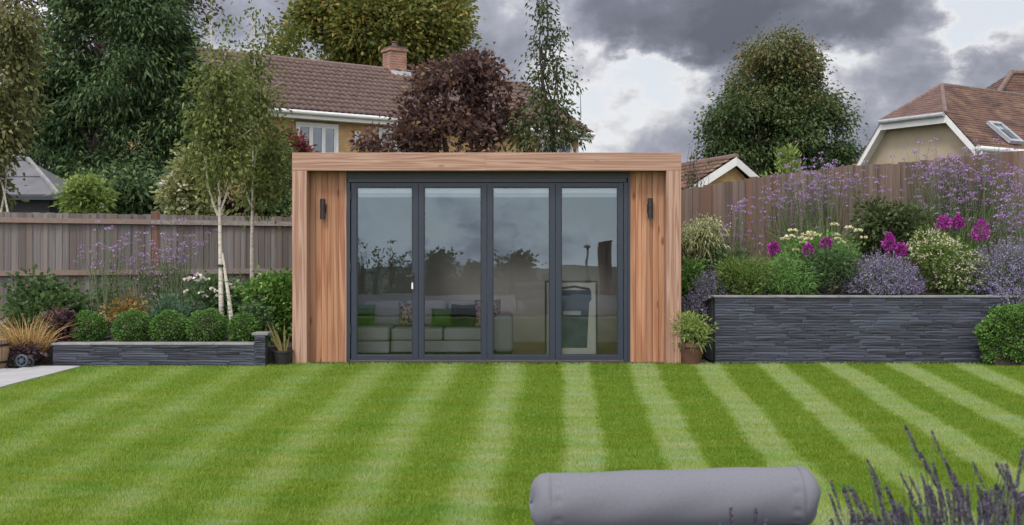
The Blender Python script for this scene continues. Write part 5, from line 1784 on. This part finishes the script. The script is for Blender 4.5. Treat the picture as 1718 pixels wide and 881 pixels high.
MB().box(PX(20, yk), PX(60, yk), yk - .08, yk + .1, .11, .15).box(PX(22, yk), PX(58, yk), yk + .08, yk + .1, .15, .21).build('cart_bed', M['black'], t_, bevel=.005)
for px, r_ in ((24, .055), (43, .072), (56, .055)):
    c = Vector((PX(px, yk), yk - .10, .022 + r_))
    ring = [c + Vector((math.cos(a) * r_ * .85, 0, math.sin(a) * r_ * .85)) for a in [2 * math.pi * k / 16 for k in range(17)]]
    wh = MB().tube(ring, r_ * .18, 6, cap=False).tube([c - Vector((0, .02, 0)), c + Vector((0, .1, 0))], r_ * .38, 10)
    for k in range(3):
        a = math.pi * k / 3
        e = Vector((math.cos(a), 0, math.sin(a))) * r_ * .85
        wh.bar(c - e, c + e, .008, .008, up=(0, 1, 0))
    wh.build('wheel', M['print_slate'] if px == 43 else M['black'], t_)
shrub('trailing_plant', 'brownish trailing plant spilling over the small cart', 'plant', 40, 572, 12.72, 60, 'lf_heuchera', .15, 80, 8, .05, .035, rc=.04, hpx=30, droop=.4)

# --- right bed
def sr(px, Y):
    return soil_right(PX(px, Y), Y) + .0


t, _ = shrub('pale_shrub', 'pale cream green fountain leaved shrub against the right end of the garden room', 'shrub', 1152, 374, 15.2, 38, 'lf_pale', .45, 150, 12, .075, .02, droop=.9, up_=.5, rc=.07, hpx=72)
t, _ = shrub('pale_shrub', 'taller pale tufted shrub with a brown stem, right of the pale fountain shrub', 'shrub', 1181, 366, 15.0, 40, 'lf_pale', .45, 190, 12, .075, .02, droop=.9, up_=.6, rc=.07, hpx=62)
shrub('leafy_shrub', 'green bush low against the right corner of the garden room', 'shrub', 1162, 430, 14.4, 52, 'lf_green', .2, 190, 11, .06, .03, rc=.06)
shrub('leafy_shrub', 'soft green plant between the pale shrubs and the lavender', 'plant', 1208, 405, 15.0, 70, 'lf_mid', .8, 150, 10, .06, .03, rc=.07)


def spiky(name, label, px, py, Y, wpx, zb, n, fm, lm='lf_silver', cat='plant', flop=.9, fl=.3, k=11, L=.018):
    """mound of thin stems carrying florets along their upper part"""
    x, zt = PX(px, Y), PZ(py, Y)
    w, h = wpx / 2 / F * Y, zt - zb
    t = thing(name, label, cat, (x, Y, zb))
    u = rvec(n)
    u[:, 2] = np.abs(u[:, 2]) * .8 + .12
    u[:, 1] *= .8
    B_ = np.array([[x, Y, zb]]) + u * [[w, w, h]] * rng.uniform(.75, 1.06, (n, 1))
    A_ = np.array([[x, Y, zb]]) + u * [[w, w, 0]] * .3
    stem_object('stems', A_, B_, .003, M['stem'], t, .05)
    s = rng.uniform(1 - fl, 1.0, (n, k))[:, :, None]
    p = (A_[:, None] + (B_ - A_)[:, None] * s).reshape(-1, 3) + rng.normal(0, .008, (n * k, 3))
    leaf_object('flowers', p, rvec(n * k) + [[0, 0, .4]], L, L * .75, M[fm], t)
    s = rng.uniform(.1, .85, (n, 7))[:, :, None]
    p = (A_[:, None] + (B_ - A_)[:, None] * s).reshape(-1, 3) + rng.normal(0, .012, (n * 7, 3))
    leaf_object('foliage', p, rvec(n * 7) + [[0, 0, .3]], .04, .013, M[lm], t)
    return t


spiky('catmint', 'mauve catmint flopping over the sloping end of the raised wall', 1198, 440, 13.95, 105, .5, 420, 'fl_catmint', 'lf_mid')
spiky('catmint', 'low mauve catmint beside the corner of the garden room, above the brown pot', 1166, 480, 13.8, 62, .35, 180, 'fl_catmint', 'lf_mid')
ZB = .76
shrub('green_perennial', 'yellowish green feathery mound, first at the left end of the raised wall', 'plant', 1244, 430, 13.7, 100, 'lf_feather', ZB, 360, 12, .06, .016, rc=.05, up_=.8)
shrub('green_perennial', 'darker green grassy mound, second from the left end of the raised wall', 'plant', 1316, 424, 13.72, 100, 'lf_blade', ZB, 420, 12, .09, .012, rc=.05, up_=.9, droop=.45)
shrub('green_perennial', 'bushy green mound in front of the cream flowers', 'plant', 1392, 417, 13.72, 104, 'lf_mid', ZB, 380, 12, .055, .018, rc=.05, up_=.6)
spiky('catmint', 'blue mauve catmint mound spilling towards the middle of the coping', 1482, 414, 13.66, 140, ZB, 900, 'fl_catmint', 'lf_silver')
t, bl_ = shrub('gaura_bush', 'airy bush covered in small pale yellow and pink flowers', 'flowering bush', 1582, 388, 13.82, 120, 'lf_feather', ZB, 380, 11, .05, .028, rc=.05, up_=.5)
flowers_on(t, bl_, 'fl_gaura', 420, 5, .012, .024, .02, zmin=-.35, ymax=.2)
spiky('lavender_bush', 'large grey blue lavender mound at the right end of the raised wall', 1690, 392, 13.66, 165, ZB, 1100, 'fl_catmint', 'lf_silver', 'lavender')
spiky('lavender_bush', 'grey lavender hanging over the right end of the coping, above the box hedge', 1700, 470, 13.3, 90, .66, 300, 'fl_catmint', 'lf_silver', 'lavender')
shrub('dark_leaved_shrub', 'olive green rounded shrub against the fence behind the catmint', 'shrub', 1497, 335, 14.9, 104, 'lf_olive', sr(1497, 14.9), 330, 11, .08, .04, rc=.08, hpx=95)
grass_clump('tall_grass', 'tall soft green grass in front of the fence behind the cream flowers', 1375, 362, 14.9, 120, 'lf_blade', sr(1375, 14.9), 600, .008, .5, .6)
grass_clump('tall_grass', 'tall green stems in front of the fence behind the gaura bush', 1600, 325, 15.0, 170, 'lf_blade', sr(1600, 15), 420, .007, .4, .5)
t, bl_ = shrub('cream_flower_plant', 'plant with cream yellow flower heads in the middle of the raised bed', 'flowering plant', 1378, 388, 14.2, 150, 'lf_green', ZB, 230, 10, .055, .03, rc=.06, up_=.5, hpx=70)
for px, py, r_ in ((1326, 398, .03), (1317, 402, .028), (1331, 388, .03), (1352, 395, .03), (1361, 392, .03), (1368, 396, .03), (1357, 402, .03), (1345, 400, .025), (1400, 378, .028), (1424, 383, .026), (1403, 395, .026), (1405, 402, .022), (1440, 388, .025), (1336, 420, .024), (1412, 408, .022), (1448, 400, .022), (1348, 408, .026)):
    c = np.array(P(px, py, 13.95 + rng.uniform(0, .15)))
    o_ = rvec(26)
    o_[:, 2] = np.abs(o_[:, 2]) * .35
    leaf_object('flower_head', c + o_ * r_ * 1.25, o_ * [[1, 1, .6]] + [[0, 0, .3]], .034, .03, M['fl_cream'], t)
cs = np.array([list(P(px, py, 14.05)) for px, py in ((1326, 398), (1352, 395), (1368, 396), (1400, 378), (1424, 383), (1440, 388))])
stem_object('stems', cs - [[0, 0, .4]], cs, .004, M['stem'], t)


def phlox(label, heads, Y, zb):
    xs = sum(h_[0] for h_ in heads) / len(heads)
    t = thing('phlox_plant', label, 'phlox', (PX(xs, Y), Y, zb))
    cs = []
    for px, py, wpx, hpx in heads:
        c = P(px, py, Y + random.uniform(-.04, .04))
        w, h = wpx / 2.1 / F * Y, hpx / 2.0 / F * Y
        n = 420
        u = rvec(n)
        tt = u[:, 2] * .5 + .5
        p = np.array(c) + u * [[w, w, h]] * (1 - .35 * tt)[:, None] ** [[1, 1, 0]] * rng.uniform(.3, 1.0, (n, 1)) ** .6 * (1 + .22 * np.sin(u[:, :1] * 5 + px) * np.sin(u[:, 2:] * 4 + py))
        leaf_object('flower_head', p, u + rng.normal(0, .3, u.shape), .026, .026, M['fl_phlox'], t)
        cs.append(list(c))
    cs = np.array(cs)
    A_ = cs.copy()
    A_[:, 2] = zb
    stem_object('stems', A_, cs, .006, M['stem'], t, .02)
    q = np.repeat(A_, 16, 0) + (np.repeat(cs - A_, 16, 0)) * rng.uniform(.2, .95, (len(A_) * 16, 1))
    leaf_object('foliage', q, rvec(len(q)) * [[1, 1, .4]], .09, .022, M['lf_mid'], t)


phlox('magenta phlox with one round head at the left of the cream flowers', [(1298, 417, 22, 20)], 14.0, ZB)
phlox('magenta phlox with two heads in front of the cream flowers', [(1357, 421, 22, 24), (1386, 408, 24, 18)], 13.85, ZB)
phlox('magenta phlox between the catmint and the gaura bush', [(1492, 407, 26, 32), (1512, 420, 24, 24)], 13.75, ZB)
phlox('magenta phlox with two heads above the gaura bush', [(1583, 374, 28, 26), (1608, 372, 22, 22)], 14.3, ZB + .1)
phlox('tall magenta phlox with a single conical head at the right', [(1646, 386, 36, 40)], 14.2, ZB + .1)
YV = 15.3
verbena('lone cluster of purple verbena heads left of the verbena haze', scatter(26, 1242, 350, 11, 9), YV, .9, .4)
verbena('sparse purple verbena low by the fence behind the first green mound', scatter(44, 1235, 395, 34, 14), YV, .9, .4)
verbena('broad haze of tall purple verbena, its left part against the fence', scatter(190, 1325, 335, 30, 28), YV, .95, .35)
verbena('tall purple verbena over the fence top behind the cream flowers', scatter(140, 1385, 310, 28, 24), YV, .95, .35)
verbena('thin purple verbena against the bare fence left of the dark shrub', scatter(40, 1455, 325, 22, 26), YV, .95, .35)
verbena('tallest purple verbena in front of the bungalow, left half', scatter(190, 1575, 300, 26, 26), YV - .1, .95, .35)
verbena('tallest purple verbena rising above the fence, right half', scatter(180, 1635, 300, 26, 24), YV - .1, .95, .35)
verbena('verbena thinning out behind the tall magenta phlox', scatter(90, 1600, 345, 40, 18), YV - .3, .95, .35)
verbena('pinkish purple verbena at the right picture edge', scatter(140, 1700, 365, 16, 20), 14.4, .95, .4, hr=.022)
verbena('purple verbena high against the fence at the right picture edge', scatter(90, 1698, 305, 16, 26), 15.0, .95, .4)
# clipped hedge in front of the wall
Yh = 12.9
t = thing('box_hedge', 'rounded box hedge in front of the right end of the tall slate wall', 'hedge', (PX(1700, Yh), Yh, 0))
n = 15000
u = rvec(n)
sq = np.sign(u) * np.abs(u) ** .85
xh, wh_, hh = PX(1712, Yh), 66 / F * Yh, (PZ(512, Yh)) / 2
lump = 1 + .09 * np.sin(sq[:, :1] * 6) * np.sin(sq[:, 2:] * 7 + 1) + .05 * np.sin(sq[:, :1] * 13 + 2) * np.sin(sq[:, 2:] * 11)
p = np.array([[xh, Yh, hh]]) + sq * [[wh_, .2, hh]] * lump * rng.uniform(.86, 1.05, (n, 1))
p[:, 2] = np.maximum(p[:, 2], .01)
leaf_object('foliage', p, u + rng.normal(0, .7, u.shape), .036, .024, M['lf_box'], t, v=np.clip(rng.normal(.6, .22, n), 0, 1))
MB().box(xh - wh_ * .75, xh + wh_ * .75, Yh - .12, Yh + .12, 0, hh * 1.6).build('inner_twigs', M['soil'], t)
# brown pot by the garden room
YO = 13.02
pt = thing('plant_pot', 'brown glazed clay pot standing by the right corner of the garden room', 'plant pot', (PX(1160, YO), YO, 0))
MB().lathe((PX(1160, YO), YO, 0), [(.105, 0), (.145, .20), (.155, .205), (.16, .215), (.16, .255), (.14, .258), (.135, .22)], 24).build('pot', M['terracotta'], pt)
MB().lathe((PX(1160, YO), YO, 0), [(.05, .2), (.136, .225), (.05, .235)], 16).build('soil', M['soil'], pt)
t, _ = shrub('bamboo_plant', 'yellowish bamboo like plant growing in the brown clay pot', 'plant', 1163, 522, YO, 52, 'lf_lime', .225, 75, 8, .075, .016, rc=.05, droop=.3, up_=.5)
p, d, v = crown_points([((PX(1152, YO), YO - .03, PZ(548, YO)), (.12, .1, .13))], 60, 9, .05)
leaf_object('foliage', p, d, .065, .018, M['lf_lime'], t, v=v)

# ------------------------------------------------------------------ near the viewer: chair with bolster, lavender
YCH = 3.0
xc0, xc1 = PX(890, YCH), PX(1370, YCH)
zc = PZ(789, YCH)
rb = .079
bo = thing('bolster_cushion', 'plump grey bolster cushion in the foreground with puckered rounded ends', 'cushion', ((xc0 + xc1) / 2, YCH, zc - 2 * rb))
ns, nr = 150, 72
V, Fc = [], []
for i in range(ns + 1):
    s = i / ns
    e = min(s, 1 - s) * (xc1 - xc0)
    k = min(1.0, e / .042)
    rad = rb * (math.sqrt(max(0.0, 1 - (1 - k) ** 2)) ** .75 if k < 1 else 1.0)
    x = xc0 + s * (xc1 - xc0)
    for j in range(nr):
        a = 2 * math.pi * j / nr
        pk = 0
        if .054 < e < .087:
            pk = -.0034 * max(0, math.sin(a * 15 + 2.2 * math.sin(a * 3) + (1 if s < .5 else 2))) * math.sin(math.pi * (e - .054) / .033)
        sag = .0015 * math.sin(s * 19 + math.sin(a * 2) * 2)
        r_ = rad + pk + sag * (k >= 1)
        V.append(Vector((x + (.004 * math.sin(a * 3) if k < 1 else 0), YCH + math.cos(a) * r_ * 1.05, zc - rb + (s - .5) * .022 + math.sin(a) * r_)))
for i in range(ns):
    for j in range(nr):
        a0, a1 = i * nr + j, i * nr + (j + 1) % nr
        Fc.append([a0, a1, a1 + nr, a0 + nr])
Fc.append(list(range(nr))[::-1]); Fc.append([ns * nr + j for j in range(nr)])
mb = MB(); mb.v, mb.f = V, Fc
mb.build('cover', M['bolster'], bo, smooth=True)
for e, sg in ((.052, 1), (.052, -1)):
    x = xc0 + e if sg > 0 else xc1 - e
    dz = (((x - xc0) / (xc1 - xc0)) - .5) * .022
    ring = [Vector((x, YCH + math.cos(a) * rb * 1.046, zc - rb + dz + math.sin(a) * rb * .996)) for a in [2 * math.pi * k / 40 for k in range(41)]]
    MB().tube(ring, .0022, 6, cap=False).build('piping', M['bolster'], bo, smooth=True)
chz = zc - 2 * rb
ch_ = thing('garden_chair', 'grey woven outdoor armchair carrying the bolster, mostly below the picture', 'chair', ((xc0 + xc1) / 2, YCH - .3, .05))
soft_box(xc0 + .02, xc1 - .01, YCH - .07, YCH + .07, .35, chz + .004, .03).build('backrest', M['bolster'], ch_, smooth=True)
soft_box(xc0 + .02, xc1 - .01, YCH - .7, YCH - .072, .30, .42, .03).build('seat', M['bolster'], ch_, smooth=True)
for x in (xc0 + .06, xc1 - .06):
    for y in (YCH - .65, YCH):
        MB().box(x - .02, x + .02, y - .02, y + .02, .05, .30 if y < YCH - .1 else .35).build('leg', M['black'], ch_)


def spike_mesh(k):
    """one lavender flower spike, 1 unit long, built of whorls of small buds"""
    r = np.random.default_rng(100 + k)
    nw = 15
    P_, D_ = [], []
    for i in range(nw):
        z = (i + .5) / nw
        wd = .05 * math.sin(math.pi * min(1, .25 + .75 * (1 - z))) + .012
        gap = 0.10 if i == 0 else 0
        m_ = 8
        a = r.uniform(0, 6.28) + np.arange(m_) * 2 * math.pi / m_
        P_.append(np.stack([np.cos(a) * wd * .35, np.sin(a) * wd * .35, np.full(m_, z - gap)], 1))
        D_.append(np.stack([np.cos(a) * .5, np.sin(a) * .5, np.full(m_, .9)], 1) + r.normal(0, .15, (m_, 3)))
    P_, D_ = np.concatenate(P_), np.concatenate(D_)
    ve, q, v = leaf_arrays(P_, D_, .095, .06, .3)
    return mesh_np('flower_spike', ve, [q], M['fl_lav'], v)


SPK = [spike_mesh(k) for k in range(6)]


def lavender(label, base, tips, mesh_l=(.055, .10), wide=1.0, fm='fl_lav'):
    t = thing('lavender_plant', label, 'lavender', base, None)
    A_, B_ = [], []
    for (p, lean_) in tips:
        ln = random.uniform(*mesh_l)
        d = Vector(lean_).normalized()
        e = p - d * ln
        o_ = piece('flower_spike', random.choice(SPK), t, e, d.to_track_quat('Z', 'Y').to_euler(), (ln * random.uniform(.58, .8) * wide,) * 2 + (ln,))
        B_.append(list(p - d * ln * .15))
        A_.append([base[0] + (p.x - base[0]) * .3 + random.gauss(0, .02), base[1] + (p.y - base[1]) * .3, base[2]])
    A_, B_ = np.array(A_), np.array(B_)
    ob, Mid = stem_object('stems', A_, B_, .0019, M['lf_silver'], t, .03)
    n = 700
    a = rng.uniform(0, 2 * math.pi, n)
    rr_ = rng.uniform(0, 1, n) ** .5 * .3
    b = np.stack([base[0] + np.cos(a) * rr_ * .8, base[1] + np.sin(a) * rr_ * .6, np.full(n, base[2])], 1)
    blade_object('foliage', b, np.stack([np.cos(a) * .4, np.sin(a) * .4, np.ones(n)], 1), rng.uniform(.15, .4, n), .004, .2, M['lf_silver'], t)
    return t


Ylv = 2.2
tl = [(1520, 716), (1564, 724), (1545, 762), (1455, 772), (1566, 780), (1632, 775), (1672, 778), (1680, 780), (1688, 780), (1716, 756), (1585, 772), (1394, 808), (1417, 820), (1425, 818), (1432, 820), (1393, 832), (1462, 793), (1470, 815),
      (1511, 795), (1526, 800), (1545, 795), (1488, 820), (1450, 842), (1700, 815), (1640, 815), (1652, 825), (1672, 815), (1600, 795)]
tips = []
for x, y in tl:
    y_ = Ylv + random.uniform(-.12, .12)
    tips.append((P(x, y, y_), (-.28 - random.uniform(0, .25) if x < 1690 else .15, random.uniform(-.1, .1), 1)))
for k in range(95):
    x = random.uniform(1440, 1740)
    lo_ = 800 + max(0, (1560 - x)) * .42
    y = lo_ + abs(random.gauss(0, 42)) + 8
    y_ = Ylv + random.uniform(-.3, .25)
    tips.append((P(x, y, y_), (-.22 + (x - 1560) / 600 + random.gauss(0, .12), random.uniform(-.15, .15), 1)))
lavender('big lavender in flower filling the bottom right corner of the foreground', (PX(1600, Ylv), Ylv, .05), tips)
tips = [(P(1226, 852, 2.35), (-.08, 0, 1)), (P(1268, 853, 2.35), (.04, 0, 1)), (P(1286, 874, 2.35), (.1, 0, 1)), (P(1208, 878, 2.35), (-.1, 0, 1)), (P(1395, 872, 2.4), (-.1, 0, 1)), (P(1432, 858, 2.4), (-.1, 0, 1)), (P(1440, 862, 2.4), (.1, 0, 1)), (P(1428, 864, 2.38), (-.05, 0, 1))]
lavender('few pinkish lavender spikes poking up in front of the grey bolster', (PX(1290, 2.4), 2.4, .05), tips, (.045, .065), 1.9)

# ------------------------------------------------------------------ behind the viewer: what the door glass mirrors
def V_(px, py, Yv):       # a mirrored pixel back to its real place behind the viewer
    q = P(px, py, Yv)
    return Vector((q.x, 2 * (YC + .04) - Yv, q.z))


def gz(y):
    return float(ground_z(np.array(0.0), np.array(y)))


for i, (px, py, w, lb) in enumerate(((606, 424, 26, 'broadest narrow tree of the mirrored row, at its left end'), (632, 438, 16, 'thinnest narrow tree, second in the row mirrored in the left door'), (656, 432, 18, 'middle narrow tree of the row mirrored in the left door'), (676, 440, 20, 'shortest narrow tree of the row mirrored in the left door'), (692, 436, 18, 'narrow tree at the right end of the row mirrored in the left door'))):
    q = V_(px, py, 92)
    g0 = gz(q.y)
    wd = w / 2 / F * 92
    bl = [((q.x, q.y, g0 + (q.z + .6 - g0) * t), (wd * (1.1 - t), wd * (1.1 - t), (q.z - g0) * .17)) for t in (.2, .4, .6, .78, .92)]
    tree('poplar_tree', lb, (q.x, q.y, g0), bl, 'lf_mid', 170, 16, .22, .2, .14, .15, group='narrow trees mirrored in the glass', nbr=2)
for px, py, w, lb in ((745, 420, 75, 'left round tree in the valley behind the viewer'), (850, 405, 90, 'taller round tree in the valley behind the viewer'), (665, 500, 120, 'low bushy tree in the valley behind the viewer'), (795, 432, 60, 'middle round tree in the valley behind the viewer'), (890, 470, 60, 'low round tree beside the mirrored house'), (702, 446, 60, 'bushy tree between the narrow row and the left round tree behind the viewer'), (930, 468, 50, 'small dark tree close against the mirrored house')):
    q = V_(px, py, 75)
    g0 = gz(q.y)
    wd = w / 2 / F * 75
    hh = (q.z - g0) * .38
    tree('round_tree', lb, (q.x, q.y, g0), cloud_blobs((q.x, q.y, q.z - hh), (wd, wd, hh), 9, wd * .4, int(px)), 'lf_mid', 300, 14, .3, .28, .2, .2, nbr=4)
hA, hB = V_(955, 485, 85), V_(1060, 485, 85)
g0 = gz(hA.y)
h5 = thing('valley_house', 'brick house with tall chimneys in the valley behind the viewer', 'house', ((hA.x + hB.x) / 2, hA.y, g0))
MB().box(hA.x, hB.x + 3, hA.y - 6, hA.y, g0, hA.z - 1.6).build('wall', M['brick_r'], h5)
MB().prism([(hA.x - .2, hA.y + .2, hA.z - 1.6), (hA.x - .2, hA.y - 6.2, hA.z - 1.6), (hA.x - .2, hA.y - 3, hA.z + .2)], (hB.x - hA.x + 3.4, 0, 0)).build('roof', M['roof_hip'], h5)
for px, w_ in ((1014, .5), (1021, .5)):
    c = V_(px, 405, 87)
    MB().box(c.x - .28, c.x + .28, c.y - .3, c.y + .3, hA.z - 1, c.z).box(c.x - .34, c.x + .34, c.y - .36, c.y + .36, c.z + .001, c.z + .12).build('chimney', M['brick_r'], h5)
ap_ = V_(985, 462, 84)
MB().prism([(ap_.x - 1.4, ap_.y + .5, hA.z - 1.5), (ap_.x + 1.4, ap_.y + .5, hA.z - 1.5), (ap_.x, ap_.y + .5, ap_.z)], (0, -3, 0)).build('gable', M['roof_hip'], h5)
f_ = V_(985, 410, 84)
MB().tube([(ap_.x, ap_.y - .5, ap_.z - .1), (ap_.x, ap_.y - .5, f_.z)], .09, 8).lathe((ap_.x, ap_.y - .5, f_.z - .35), [(.05, 0), (.28, .2), (.3, .35), (.1, .5)], 10).build('finial', M['lead'], h5)
